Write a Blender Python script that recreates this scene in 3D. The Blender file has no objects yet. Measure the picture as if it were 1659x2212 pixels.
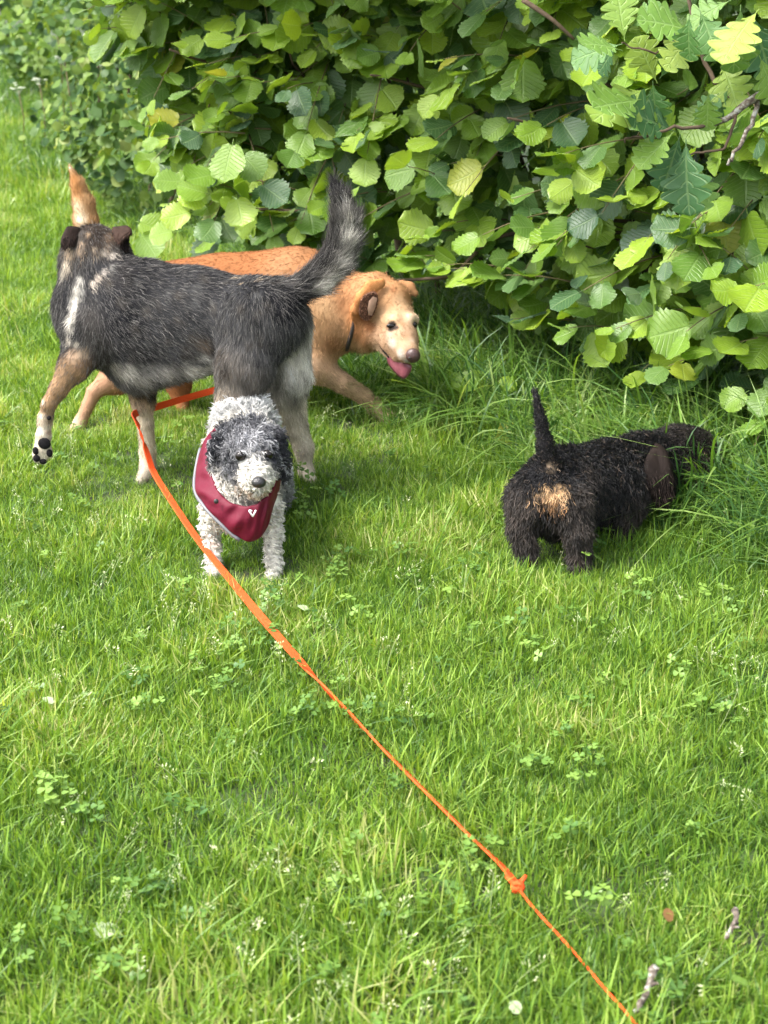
import bpy, bmesh, math, random
import numpy as np
from mathutils import Vector, Matrix, Euler
from mathutils.bvhtree import BVHTree

# ------------------------------------------------------------------ camera, sky, sun, exposure
S = bpy.context.scene
COL = S.collection
CAM_H, TILT, FPX = 1.42, math.radians(20.5), 3324.0          # camera height, downward tilt, focal length in 1659-wide picture px
cam_d = bpy.data.cameras.new("camera")
cam = bpy.data.objects.new("camera", cam_d); COL.objects.link(cam)
cam.location = (0, 0, CAM_H); cam.rotation_euler = (math.pi/2 - TILT, 0, 0)
cam_d.sensor_fit = 'VERTICAL'; cam_d.sensor_height = 36.0; cam_d.lens = FPX/2212*36.0
cam_d.clip_start = .05; cam_d.clip_end = 400
cam_d.dof.use_dof = True; cam_d.dof.focus_distance = 3.5; cam_d.dof.aperture_fstop = 6.5
S.camera = cam

SUN_EL, SUN_AZ = math.radians(54), math.radians(250)          # azimuth clockwise from +Y: light from the left, a little from behind
world = bpy.data.worlds.new("World"); S.world = world; world.use_nodes = True
nt = world.node_tree; nt.nodes.clear()
sky = nt.nodes.new('ShaderNodeTexSky'); sky.sky_type = 'NISHITA'; sky.sun_disc = False
sky.sun_elevation = SUN_EL; sky.sun_rotation = SUN_AZ; sky.dust_density = 4.0; sky.ozone_density = 1.0
hs = nt.nodes.new('ShaderNodeHueSaturation'); hs.inputs['Saturation'].default_value = .35   # thin cloud
bg = nt.nodes.new('ShaderNodeBackground'); bg.inputs['Strength'].default_value = .15
wo = nt.nodes.new('ShaderNodeOutputWorld')
nt.links.new(sky.outputs[0], hs.inputs['Color']); nt.links.new(hs.outputs[0], bg.inputs[0]); nt.links.new(bg.outputs[0], wo.inputs[0])
sun_d = bpy.data.lights.new("sun", 'SUN'); sun_d.energy = 1.4; sun_d.angle = math.radians(20); sun_d.color = (1, .95, .86)
sun = bpy.data.objects.new("sun", sun_d); COL.objects.link(sun)
sdir = Vector((math.sin(SUN_AZ)*math.cos(SUN_EL), math.cos(SUN_AZ)*math.cos(SUN_EL), math.sin(SUN_EL)))
sun.rotation_euler = sdir.to_track_quat('Z', 'Y').to_euler(); sun.location = sdir*20
S.view_settings.view_transform = 'Standard'; S.view_settings.look = 'None'
S.view_settings.exposure = 2.1; S.view_settings.gamma = 1; S.view_settings.use_curve_mapping = False
S.cycles.use_denoising = True
S.cycles.max_bounces = 8; S.cycles.diffuse_bounces = 4; S.cycles.transmission_bounces = 5; S.cycles.transparent_max_bounces = 6
try: S.cycles_curves.shape = 'RIBBONS'; S.cycles_curves.subdivisions = 2
except Exception: pass

# ------------------------------------------------------------------ helpers
RS = np.random.RandomState
CT, ST = math.cos(TILT), math.sin(TILT)
def ray(u, v):
    x = (u-829.5)/FPX; y = -(v-1106)/FPX
    return np.array([x, CT + y*ST, -ST + y*CT])
def at(u, v, Y):                       # point seen at picture position (u, v) standing at distance Y
    d = ray(u, v); t = Y/d[1]; return np.array([0, 0, CAM_H]) + d*t
def at_z(u, v, z=0.0):
    d = ray(u, v); t = (z-CAM_H)/d[2]; return np.array([0, 0, CAM_H]) + d*t
def px(u, v, Y): return (Y/ray(u, v)[1])/FPX
def proj(p):
    p = np.asarray(p, float); q = p - np.array([0, 0, CAM_H])
    dep = q[..., 1]*CT - q[..., 2]*ST; up = q[..., 1]*ST + q[..., 2]*CT
    dd = np.maximum(dep, .05)
    return 829.5 + q[..., 0]/dd*FPX, 1106 - up/dd*FPX, dep
def gz(x, y):
    return .010*np.sin(1.7*x+.6*y) + .008*np.sin(2.9*y-1.3*x+1) + .005*np.sin(5.3*x+4.1*y)
def norm(a): 
    a = np.asarray(a, float); return a/np.maximum(np.linalg.norm(a, axis=-1, keepdims=True), 1e-9)

def tag(o, label=None, cat=None, group=None, kind=None):
    if label: o['label'] = label
    if cat: o['category'] = cat
    if group: o['group'] = group
    if kind: o['kind'] = kind
    return o
def empty(name, loc):
    o = bpy.data.objects.new(name, None); COL.objects.link(o); o.location = loc; o.empty_display_size = .1; return o
def place(o, parent=None, world=True):
    COL.objects.link(o)
    if parent is not None:
        o.parent = parent
        if world:
            off = Vector((0, 0, 0)); q = parent
            while q is not None: off += q.location; q = q.parent
            o.location = Vector(o.location) - off
    return o
def mesh(name, verts, faces, mat=None, smooth=True):
    me = bpy.data.meshes.new(name); me.from_pydata([tuple(map(float, v)) for v in verts], [], [tuple(map(int, f)) for f in faces])
    if smooth: me.polygons.foreach_set('use_smooth', np.ones(len(me.polygons), bool))
    if mat: me.materials.append(mat)
    me.update(); return me
def big_mesh(name, V, Q, mat=None):
    me = bpy.data.meshes.new(name); V = np.asarray(V, np.float32); Q = np.asarray(Q, np.int32); k = Q.shape[1]
    me.vertices.add(len(V)); me.vertices.foreach_set('co', V.ravel())
    me.loops.add(Q.size); me.loops.foreach_set('vertex_index', Q.ravel())
    me.polygons.add(len(Q)); me.polygons.foreach_set('loop_start', np.arange(len(Q), dtype=np.int32)*k)
    me.polygons.foreach_set('use_smooth', np.ones(len(Q), bool))
    if mat: me.materials.append(mat)
    me.update(calc_edges=True); me.validate(); return me
def obj(name, me, parent=None): return place(bpy.data.objects.new(name, me), parent)

def tube(path, radii, seg=7, cap=True, twist=None):
    P = np.asarray(path, float); n = len(P); R = np.broadcast_to(np.asarray(radii, float), (n,))
    T = norm(np.gradient(P, axis=0)); ref = np.array([0, 0, 1.0]) if abs(T[0][2]) < .9 else np.array([1.0, 0, 0])
    V = []; F = []
    a = norm(np.cross(T[0], ref))
    for i in range(n):
        a = norm(a - T[i]*np.dot(a, T[i])); b = np.cross(T[i], a)
        for k in range(seg):
            q = 2*math.pi*k/seg; V.append(P[i] + R[i]*(a*math.cos(q) + b*math.sin(q)))
    for i in range(n-1):
        for k in range(seg):
            k2 = (k+1) % seg; F.append((i*seg+k, i*seg+k2, (i+1)*seg+k2, (i+1)*seg+k))
    if cap: F.append(tuple(range(seg-1, -1, -1))); F.append(tuple((n-1)*seg+k for k in range(seg)))
    return V, F
def join(parts):
    V = []; F = []
    for v, f in parts:
        o = len(V); V += list(v); F += [tuple(i+o for i in q) for q in f]
    return V, F
def spline(pts, n):
    P = np.asarray(pts, float); m = len(P); out = []
    for s in np.linspace(0, m-1-1e-6, n):
        i = int(s); t = s-i
        p0, p1, p2, p3 = P[max(i-1, 0)], P[i], P[i+1], P[min(i+2, m-1)]
        out.append(.5*((2*p1) + (-p0+p2)*t + (2*p0-5*p1+4*p2-p3)*t*t + (-p0+3*p1-3*p2+p3)*t**3))
    return np.array(out)
def ball(name, c, r, mat, parent, rot=None, seg=16, rings=10):
    bm = bmesh.new(); M = Matrix.Translation(Vector(c))
    if rot is not None: M = M @ rot.to_4x4()
    M = M @ Matrix.Diagonal((*r, 1.0))
    bmesh.ops.create_uvsphere(bm, u_segments=seg, v_segments=rings, radius=1.0, matrix=M)
    me = bpy.data.meshes.new(name); bm.to_mesh(me); bm.free()
    me.polygons.foreach_set('use_smooth', np.ones(len(me.polygons), bool)); me.materials.append(mat)
    return obj(name, me, parent)

# ------------------------------------------------------------------ materials
def new_mat(name):
    m = bpy.data.materials.new(name); m.use_nodes = True; n = m.node_tree.nodes; n.clear()
    return m, n, m.node_tree.links
def N(n, t, **kw):
    x = n.new(t)
    for k, v in kw.items(): setattr(x, k, v)
    return x
def simple(name, col, rough=.6, spec=.4, bump=0, bscale=80, vary=0, metal=0):
    m, n, l = new_mat(name)
    o = N(n, 'ShaderNodeOutputMaterial'); p = N(n, 'ShaderNodeBsdfPrincipled')
    p.inputs['Roughness'].default_value = rough; p.inputs['Specular IOR Level'].default_value = spec; p.inputs['Metallic'].default_value = metal
    l.new(p.outputs[0], o.inputs[0])
    tc = N(n, 'ShaderNodeTexCoord'); nz = N(n, 'ShaderNodeTexNoise'); nz.inputs['Scale'].default_value = bscale; nz.inputs['Detail'].default_value = 5
    l.new(tc.outputs['Object'], nz.inputs['Vector'])
    mx = N(n, 'ShaderNodeMix', data_type='RGBA'); mx.inputs[6].default_value = (*[c*(1-vary) for c in col], 1); mx.inputs[7].default_value = (*[min(1, c*(1+vary)) for c in col], 1)
    l.new(nz.outputs[0], mx.inputs[0]); l.new(mx.outputs[2], p.inputs['Base Color'])
    if bump:
        b = N(n, 'ShaderNodeBump'); b.inputs['Strength'].default_value = bump; b.inputs['Distance'].default_value = .004
        l.new(nz.outputs[0], b.inputs['Height']); l.new(b.outputs[0], p.inputs['Normal'])
    return m

def leafy(name, stops, trans=.45, gloss=.09, rough=.42, veins=0, patch=0, yellow=None, tint_attr=True, tone_attr=False, sat=None):
    """thin plant tissue: diffuse + translucent + a little gloss; colour picked per leaf"""
    m, n, l = new_mat(name)
    out = N(n, 'ShaderNodeOutputMaterial')
    ramp = N(n, 'ShaderNodeValToRGB'); ramp.color_ramp.interpolation = 'LINEAR'
    while len(ramp.color_ramp.elements) < len(stops): ramp.color_ramp.elements.new(.5)
    for e, (p_, c_) in zip(ramp.color_ramp.elements, stops): e.position = p_; e.color = (*c_, 1)
    if tone_attr:
        a = N(n, 'ShaderNodeAttribute', attribute_name='tone'); src = a.outputs['Fac']
        b = N(n, 'ShaderNodeAttribute', attribute_name='tint', attribute_type='INSTANCER')
        ad = N(n, 'ShaderNodeMath', operation='ADD'); l.new(src, ad.inputs[0]); l.new(b.outputs['Fac'], ad.inputs[1]); src = ad.outputs[0]
    else:
        oi = N(n, 'ShaderNodeObjectInfo'); src = oi.outputs['Random']
    if patch:
        g = N(n, 'ShaderNodeNewGeometry'); nz = N(n, 'ShaderNodeTexNoise'); nz.inputs['Scale'].default_value = patch; nz.inputs['Detail'].default_value = 3
        l.new(g.outputs['Position'], nz.inputs['Vector'])
        mr = N(n, 'ShaderNodeMapRange'); mr.inputs[1].default_value = .3; mr.inputs[2].default_value = .7; mr.inputs[3].default_value = -.25; mr.inputs[4].default_value = .25
        l.new(nz.outputs[0], mr.inputs[0]); ad = N(n, 'ShaderNodeMath', operation='ADD'); l.new(src, ad.inputs[0]); l.new(mr.outputs[0], ad.inputs[1]); src = ad.outputs[0]
    l.new(src, ramp.inputs[0]); col = ramp.outputs[0]
    normal = None
    if veins:
        uv = N(n, 'ShaderNodeUVMap'); sp = N(n, 'ShaderNodeSeparateXYZ'); l.new(uv.outputs[0], sp.inputs[0])
        au = N(n, 'ShaderNodeMath', operation='ABSOLUTE'); l.new(sp.outputs[0], au.inputs[0])
        k = N(n, 'ShaderNodeMath', operation='MULTIPLY'); l.new(au.outputs[0], k.inputs[0]); k.inputs[1].default_value = .22
        d = N(n, 'ShaderNodeMath', operation='SUBTRACT'); l.new(sp.outputs[1], d.inputs[0]); l.new(k.outputs[0], d.inputs[1])
        f = N(n, 'ShaderNodeMath', operation='MULTIPLY'); l.new(d.outputs[0], f.inputs[0]); f.inputs[1].default_value = veins
        pp = N(n, 'ShaderNodeMath', operation='PINGPONG'); l.new(f.outputs[0], pp.inputs[0]); pp.inputs[1].default_value = .5
        mr = N(n, 'ShaderNodeMapRange'); mr.interpolation_type = 'SMOOTHSTEP'; l.new(pp.outputs[0], mr.inputs[0]); mr.inputs[1].default_value = .0; mr.inputs[2].default_value = .14; mr.inputs[3].default_value = 1; mr.inputs[4].default_value = 0
        mid = N(n, 'ShaderNodeMapRange'); mid.interpolation_type = 'SMOOTHSTEP'; l.new(au.outputs[0], mid.inputs[0]); mid.inputs[1].default_value = .02; mid.inputs[2].default_value = .09; mid.inputs[3].default_value = 1; mid.inputs[4].default_value = 0
        mxv = N(n, 'ShaderNodeMath', operation='MAXIMUM'); l.new(mr.outputs[0], mxv.inputs[0]); l.new(mid.outputs[0], mxv.inputs[1])
        lt = N(n, 'ShaderNodeMix', data_type='RGBA', blend_type='MIX'); l.new(col, lt.inputs[6])
        hl = N(n, 'ShaderNodeMix', data_type='RGBA'); hl.inputs[0].default_value = .20; l.new(col, hl.inputs[6]); hl.inputs[7].default_value = (.42, .55, .24, 1)
        l.new(hl.outputs[2], lt.inputs[7]); l.new(mxv.outputs[0], lt.inputs[0])
        # blotchy tissue
        tcn = N(n, 'ShaderNodeTexCoord'); nz2 = N(n, 'ShaderNodeTexNoise'); nz2.inputs['Scale'].default_value = 14; nz2.inputs['Detail'].default_value = 5
        l.new(tcn.outputs['Object'], nz2.inputs['Vector'])
        bl = N(n, 'ShaderNodeMix', data_type='RGBA', blend_type='MULTIPLY'); mrb = N(n, 'ShaderNodeMapRange'); l.new(nz2.outputs[0], mrb.inputs[0]); mrb.inputs[1].default_value = .35; mrb.inputs[2].default_value = .7; mrb.inputs[3].default_value = 0; mrb.inputs[4].default_value = .55
        l.new(mrb.outputs[0], bl.inputs[0]); l.new(lt.outputs[2], bl.inputs[6]); bl.inputs[7].default_value = (.72, .82, .8, 1)
        col = bl.outputs[2]
        bp = N(n, 'ShaderNodeBump'); bp.inputs['Strength'].default_value = .5; bp.inputs['Distance'].default_value = .003; bp.invert = True
        sm = N(n, 'ShaderNodeMath', operation='MULTIPLY_ADD'); l.new(nz2.outputs[0], sm.inputs[0]); sm.inputs[1].default_value = .5; l.new(mxv.outputs[0], sm.inputs[2])
        l.new(sm.outputs[0], bp.inputs['Height']); normal = bp.outputs[0]
    df = N(n, 'ShaderNodeBsdfDiffuse'); tr = N(n, 'ShaderNodeBsdfTranslucent'); gl = N(n, 'ShaderNodeBsdfGlossy'); gl.inputs['Roughness'].default_value = rough
    ty = N(n, 'ShaderNodeMix', data_type='RGBA', blend_type='MULTIPLY'); ty.inputs[0].default_value = 1; l.new(col, ty.inputs[6]); ty.inputs[7].default_value = (1.25, 1.15, .45, 1)
    l.new(col, df.inputs[0]); l.new(ty.outputs[2], tr.inputs[0])
    m1 = N(n, 'ShaderNodeMixShader'); m1.inputs[0].default_value = trans; l.new(df.outputs[0], m1.inputs[1]); l.new(tr.outputs[0], m1.inputs[2])
    fr = N(n, 'ShaderNodeFresnel'); fr.inputs[0].default_value = 1.4
    gm = N(n, 'ShaderNodeMath', operation='MULTIPLY_ADD'); l.new(fr.outputs[0], gm.inputs[0]); gm.inputs[1].default_value = gloss*2; gm.inputs[2].default_value = gloss*.3
    m2 = N(n, 'ShaderNodeMixShader'); l.new(gm.outputs[0], m2.inputs[0]); l.new(m1.outputs[0], m2.inputs[1]); l.new(gl.outputs[0], m2.inputs[2])
    l.new(m2.outputs[0], out.inputs[0])
    if normal:
        for b in (df, tr, gl): l.new(normal, b.inputs['Normal'])
    return m

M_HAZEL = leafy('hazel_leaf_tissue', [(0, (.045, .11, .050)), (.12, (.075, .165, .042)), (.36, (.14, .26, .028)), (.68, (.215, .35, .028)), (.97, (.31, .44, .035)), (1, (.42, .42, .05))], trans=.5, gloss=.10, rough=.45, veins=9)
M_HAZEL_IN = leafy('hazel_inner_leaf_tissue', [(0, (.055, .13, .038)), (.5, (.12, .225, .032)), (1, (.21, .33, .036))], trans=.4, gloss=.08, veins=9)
M_OAK = leafy('oak_leaf_tissue', [(0, (.045, .12, .05)), (.4, (.08, .18, .045)), (.75, (.16, .27, .04)), (1, (.26, .34, .05))], trans=.35, gloss=.07, rough=.5, veins=6)
M_BRAMBLE = leafy('bramble_leaf_tissue', [(0, (.034, .078, .03)), (.5, (.082, .15, .038)), (.9, (.16, .235, .05)), (1, (.26, .31, .11))], trans=.4, gloss=.03)
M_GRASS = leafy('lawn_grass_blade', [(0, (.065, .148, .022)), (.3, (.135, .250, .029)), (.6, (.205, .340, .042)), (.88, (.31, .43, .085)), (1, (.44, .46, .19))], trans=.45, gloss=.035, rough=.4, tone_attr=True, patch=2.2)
M_LONG = leafy('long_grass_blade', [(0, (.045, .115, .03)), (.45, (.11, .22, .034)), (.8, (.19, .32, .06)), (1, (.30, .40, .14))], trans=.45, gloss=.045, rough=.38, tone_attr=True, patch=1.7)
M_CLOVER = leafy('clover_leaf_tissue', [(0, (.060, .14, .032)), (.5, (.12, .225, .04)), (1, (.20, .32, .06))], trans=.35, gloss=.08, tone_attr=True)
M_SEED = leafy('grass_seed_husk', [(0, (.28, .36, .16)), (.6, (.42, .47, .25)), (1, (.58, .56, .38))], trans=.3, gloss=.05, tone_attr=True)
M_PETAL = simple('white_petal', (.30, .33, .24), .6)
M_BARK = simple('brown_bark', (.085, .06, .04), .85, .2, bump=.8, bscale=60, vary=.5)
M_TWIG = simple('green_brown_shoot', (.13, .105, .05), .7, .3, vary=.4, bscale=30)
def lichen_bark():
    m, n, l = new_mat('lichen_spotted_bark')
    o = N(n, 'ShaderNodeOutputMaterial'); p = N(n, 'ShaderNodeBsdfPrincipled'); p.inputs['Roughness'].default_value = .85
    tc = N(n, 'ShaderNodeTexCoord'); nz = N(n, 'ShaderNodeTexNoise'); nz.inputs['Scale'].default_value = 110; nz.inputs['Detail'].default_value = 4
    cr = N(n, 'ShaderNodeValToRGB'); e = cr.color_ramp.elements; e[0].position = .38; e[0].color = (.06, .045, .035, 1); e[1].position = .62; e[1].color = (.27, .27, .24, 1)
    x = e.new(.5); x.color = (.14, .11, .085, 1)
    b = N(n, 'ShaderNodeBump'); b.inputs['Strength'].default_value = .8; b.inputs['Distance'].default_value = .003
    l.new(tc.outputs['Object'], nz.inputs['Vector']); l.new(nz.outputs[0], cr.inputs[0]); l.new(cr.outputs[0], p.inputs['Base Color']); l.new(nz.outputs[0], b.inputs['Height']); l.new(b.outputs[0], p.inputs['Normal']); l.new(p.outputs[0], o.inputs[0])
    return m
M_LICHEN = lichen_bark()
def soil_mat():
    m, n, l = new_mat('mossy_soil')
    o = N(n, 'ShaderNodeOutputMaterial'); p = N(n, 'ShaderNodeBsdfPrincipled'); p.inputs['Roughness'].default_value = .95
    tc = N(n, 'ShaderNodeTexCoord'); nz = N(n, 'ShaderNodeTexNoise'); nz.inputs['Scale'].default_value = 6; nz.inputs['Detail'].default_value = 8
    cr = N(n, 'ShaderNodeValToRGB'); e = cr.color_ramp.elements; e[0].position = .35; e[0].color = (.024, .030, .012, 1); e[1].position = .65; e[1].color = (.045, .080, .018, 1)
    l.new(tc.outputs['Object'], nz.inputs['Vector']); l.new(nz.outputs[0], cr.inputs[0]); l.new(cr.outputs[0], p.inputs['Base Color']); l.new(p.outputs[0], o.inputs[0])
    return m
M_SOIL = soil_mat()
def coat_mat(name, rough=.6, spec=.10):
    m, n, l = new_mat(name)
    o = N(n, 'ShaderNodeOutputMaterial'); p = N(n, 'ShaderNodeBsdfPrincipled'); p.inputs['Roughness'].default_value = rough; p.inputs['Specular IOR Level'].default_value = spec
    a = N(n, 'ShaderNodeAttribute', attribute_name='coat'); l.new(a.outputs['Color'], p.inputs['Base Color']); l.new(p.outputs[0], o.inputs[0])
    return m
M_COAT = coat_mat('dog_coat'); M_WIRY = coat_mat('glossy_wiry_coat', .45, .28); M_SKIN = coat_mat('dog_skin_under_coat', .8, .1)
M_EYE = simple('dark_wet_eye', (.008, .006, .005), .12, .3)
M_NOSE = simple('black_nose', (.018, .017, .018), .35, .5, bump=.4, bscale=300)
M_NOSE_P = simple('faded_pink_brown_nose', (.06, .031, .028), .4, .5, bump=.4, bscale=260, vary=.5)
M_TONGUE = simple('wet_tongue', (.17, .05, .066), .3, .5, bump=.3, bscale=200, vary=.15)
M_MOUTH = simple('dark_mouth_line', (.016, .011, .011), .8, .1)
M_PAD = simple('black_paw_pad', (.009, .008, .009), .85, .1, bump=.6, bscale=250)
M_EARIN = simple('pink_inner_ear', (.27, .17, .12), .7, .2, vary=.3, bscale=60)
M_MAROON = simple('maroon_padded_nylon', (.10, .005, .018), .6, .2, bump=1.0, bscale=24, vary=.2)
M_GREYTRIM = simple('grey_reflective_trim', (.13, .13, .145), .5, .4, vary=.1)
M_WHITE = simple('white_print', (.75, .75, .75), .5)
M_BLACK = simple('black_plastic', (.02, .02, .02), .4)
M_ORANGE = simple('fluorescent_orange_webbing', (.78, .085, .018), .65, .2, bump=.8, bscale=330, vary=.28)
M_COLLAR = simple('dark_webbing', (.03, .025, .025), .6)
M_DEADLEAF = simple('brown_dead_leaf', (.20, .10, .035), .7, .3, vary=.3)
M_PALELEAF = simple('pale_bleached_leaf', (.30, .36, .20), .6, .3, vary=.25, bscale=30)

# ------------------------------------------------------------------ instancer for stuff
def scatter(name, pts, eul, scl, idx, tint, protos, parent=None):
    src = bpy.data.collections.new(name + '_source')
    for i, me in enumerate(protos): src.objects.link(bpy.data.objects.new('%s_piece_%02d' % (name, i), me))
    pts = np.asarray(pts, np.float32); n = len(pts)
    me = bpy.data.meshes.new(name); me.vertices.add(n); me.vertices.foreach_set('co', pts.ravel())
    for nm, ty, key, arr in (('rot', 'FLOAT_VECTOR', 'vector', eul), ('scl', 'FLOAT_VECTOR', 'vector', scl), ('idx', 'INT', 'value', idx), ('tint', 'FLOAT', 'value', tint)):
        arr = np.asarray(arr)
        if nm == 'scl' and arr.ndim == 1: arr = np.repeat(arr[:, None], 3, 1)
        a = me.attributes.new(nm, ty, 'POINT'); a.data.foreach_set(key, np.ascontiguousarray(arr, np.int32 if ty == 'INT' else np.float32).ravel())
    o = bpy.data.objects.new(name, me)
    g = bpy.data.node_groups.new(name + '_nodes', 'GeometryNodeTree')
    g.interface.new_socket('Geometry', in_out='INPUT', socket_type='NodeSocketGeometry'); g.interface.new_socket('Geometry', in_out='OUTPUT', socket_type='NodeSocketGeometry')
    n_ = g.nodes; gi = n_.new('NodeGroupInput'); go = n_.new('NodeGroupOutput'); ip = n_.new('GeometryNodeInstanceOnPoints')
    ci = n_.new('GeometryNodeCollectionInfo'); ci.inputs['Collection'].default_value = src; ci.inputs['Separate Children'].default_value = True; ci.inputs['Reset Children'].default_value = True
    def na(nm, ty): 
        x = n_.new('GeometryNodeInputNamedAttribute'); x.data_type = ty; x.inputs['Name'].default_value = nm; return x.outputs['Attribute']
    er = n_.new('FunctionNodeEulerToRotation'); L = g.links
    L.new(gi.outputs[0], ip.inputs['Points']); L.new(ci.outputs[0], ip.inputs['Instance']); ip.inputs['Pick Instance'].default_value = True
    L.new(na('idx', 'INT'), ip.inputs['Instance Index']); L.new(na('rot', 'FLOAT_VECTOR'), er.inputs[0]); L.new(er.outputs[0], ip.inputs['Rotation']); L.new(na('scl', 'FLOAT_VECTOR'), ip.inputs['Scale'])
    L.new(ip.outputs[0], go.inputs[0])
    md = o.modifiers.new('scatter', 'NODES'); md.node_group = g
    place(o, parent); o['kind'] = 'stuff'
    return o

# ------------------------------------------------------------------ ground sheet
ax = np.unique(np.concatenate([np.linspace(-120, -6, 12), np.linspace(-6, 6, 121), np.linspace(6, 120, 12)]))
ay = np.unique(np.concatenate([np.linspace(-40, 0, 6), np.linspace(0, 20, 201), np.linspace(20, 200, 14)]))
GX, GY = np.meshgrid(ax, ay); GZ = gz(GX, GY)*(np.abs(GX) < 7)*(GY > 0)*(GY < 22)
V = np.stack([GX, GY, GZ], -1).reshape(-1, 3); nx_ = len(ax)
ii, jj = np.meshgrid(np.arange(len(ay)-1), np.arange(nx_-1), indexing='ij'); b0 = (ii*nx_+jj).ravel()
ground = obj('ground', big_mesh('ground', V, np.stack([b0, b0+1, b0+nx_+1, b0+nx_], -1), M_SOIL)); tag(ground, kind='structure')

# hedge base line (lawn lies on the left / camera side of it)
BASE = np.array([(2.6, 2.6), (1.75, 3.5), (1.15, 4.25), (.35, 5.05), (-.25, 6.2), (-.9, 7.6), (-2.3, 11.5), (-3.7, 15.0), (-6.0, 17.5), (-10, 18.5)])
def hdist(x, y):
    """signed distance to the hedge base line, positive on the lawn side"""
    p = np.stack([np.asarray(x, float), np.asarray(y, float)], -1); best = np.full(p.shape[:-1], 1e9); sg = np.ones(p.shape[:-1])
    for a, b in zip(BASE[:-1], BASE[1:]):
        d = b-a; t = np.clip(((p-a) @ d)/(d @ d), 0, 1); q = p-(a+t[..., None]*d); dd = np.hypot(q[..., 0], q[..., 1])
        cr = d[0]*q[..., 1]-d[1]*q[..., 0]; m = dd < best; best = np.where(m, dd, best); sg = np.where(m, np.sign(cr), sg)
    return best*sg

# ------------------------------------------------------------------ grass pieces
def blade_tuft(name, n, R, hr, wr, lean, seed, mat, levels=4, droop=0.0, tone=(.0, 1.0)):
    r = RS(seed); V = []; F = []; T = []
    for i in range(n):
        rad = R*math.sqrt(r.rand()); q = r.rand()*6.283; x0, y0 = rad*math.cos(q), rad*math.sin(q)
        h = r.uniform(*hr)*(1 if r.rand() > .12 else 1.35); w = r.uniform(*wr); az = r.rand()*6.283; ln = abs(r.normal(0, 1))*lean
        fx, fy = math.cos(az), math.sin(az); face = az + math.pi/2 + r.normal(0, .7); sx, sy = math.cos(face), math.sin(face)
        t0 = r.uniform(*tone); o = len(V)
        for k in range(levels):
            t = k/levels; out = h*ln*(t**1.8)*(1+droop*t); z = h*(t - .28*min(ln, 1.3)*t*t - droop*.55*t**3)
            ww = w*(1-t**2.2*.75)*(.75+.5*min(t*3, 1)*.5)
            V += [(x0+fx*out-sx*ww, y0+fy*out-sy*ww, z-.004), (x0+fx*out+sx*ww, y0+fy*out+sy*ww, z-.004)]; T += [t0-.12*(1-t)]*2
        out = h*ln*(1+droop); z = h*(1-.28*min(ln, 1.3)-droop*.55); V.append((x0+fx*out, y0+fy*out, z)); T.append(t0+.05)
        for k in range(levels-1): F.append((o+2*k, o+2*k+1, o+2*k+3, o+2*k+2))
        F.append((o+2*levels-2, o+2*levels-1, o+2*levels))
    me = mesh(name, V, F, mat); a = me.attributes.new('tone', 'FLOAT', 'POINT'); a.data.foreach_set('value', np.array(T, np.float32)); return me
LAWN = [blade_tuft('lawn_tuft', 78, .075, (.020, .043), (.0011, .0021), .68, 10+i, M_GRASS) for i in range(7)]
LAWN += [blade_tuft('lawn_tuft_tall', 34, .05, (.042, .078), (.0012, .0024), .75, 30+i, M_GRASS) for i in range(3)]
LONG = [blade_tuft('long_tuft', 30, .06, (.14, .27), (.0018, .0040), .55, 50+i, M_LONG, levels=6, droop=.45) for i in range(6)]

def frame_ok(x, y, pad=.55):
    dep = y*CT + CAM_H*ST; return np.abs(x) < dep*.2495 + pad
def sample_area(dens, y0, y1, pad, seed):
    r = RS(seed); w = (y1*CT+CAM_H*ST)*.25+pad; n = int(dens*(2*w)*(y1-y0)); x = r.uniform(-w, w, n); y = r.uniform(y0, y1, n)
    k = frame_ok(x, y, pad); return x[k], y[k], r
def vnoise(x, y, f, seed):
    r = RS(seed); a = r.rand(64, 64); X = np.mod(x*f, 64); Y = np.mod(y*f, 64); i = X.astype(int); j = Y.astype(int); u = X-i; v = Y-j; u = u*u*(3-2*u); v = v*v*(3-2*v); i2 = (i+1) % 64; j2 = (j+1) % 64
    return a[i % 64, j % 64]*(1-u)*(1-v)+a[i2, j % 64]*u*(1-v)+a[i % 64, j2]*(1-u)*v+a[i2, j2]*u*v
FEET = [(*at_z(u, v)[:2], r_) for u, v, r_ in ((318, 1040, .30), (665, 1040, .28), (845, 915, .26), (790, 925, .2), (155, 942, .2), (395, 900, .2), (592, 1245, .16), (464, 1235, .16), (1250, 1220, .16), (1140, 1195, .14))]   # trodden grass
P = []; E = []; SC = []; I = []; TI = []
for dens, y0, y1, pad, sc, sd in ((760, 1.40, 3.6, .45, 1.0, 1), (600, 3.6, 5.4, .6, 1.05, 2), (300, 5.4, 9, 2.2, 1.25, 3), (120, 9, 20, 6.0, 1.6, 4)):
    x, y, r = sample_area(dens, y0, y1, pad, sd); hd = hdist(x, y); k = hd > .1; x, y, hd = x[k], y[k], hd[k]; n = len(x)
    nz = vnoise(x, y, 3.1, 5)*.6 + vnoise(x, y, 9, 6)*.4
    P.append(np.stack([x, y, gz(x, y)], -1)); E.append(np.stack([r.normal(0, .10, n), r.normal(0, .10, n), r.rand(n)*6.283], -1))
    foot = np.ones(n)
    for fx, fy, fr in FEET: foot = np.minimum(foot, .5+.5*np.clip(np.hypot(x-fx, y-fy)/fr-.35, 0, 1))
    s = sc*(.72+.55*nz)*r.uniform(.85, 1.15, n)*np.where((hd < .7) & (foot > .95), 1.25, 1)*foot; SC.append(np.stack([s, s, s*np.where(hd < .7, 1.2, 1.0)], -1))
    tall = (r.rand(n) < .10+.30*(nz > .62)); I.append(np.where(tall, r.randint(7, 10, n), r.randint(0, 7, n))); TI.append((nz-.5)*.55 + r.normal(0, .06, n) - .02)
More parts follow.
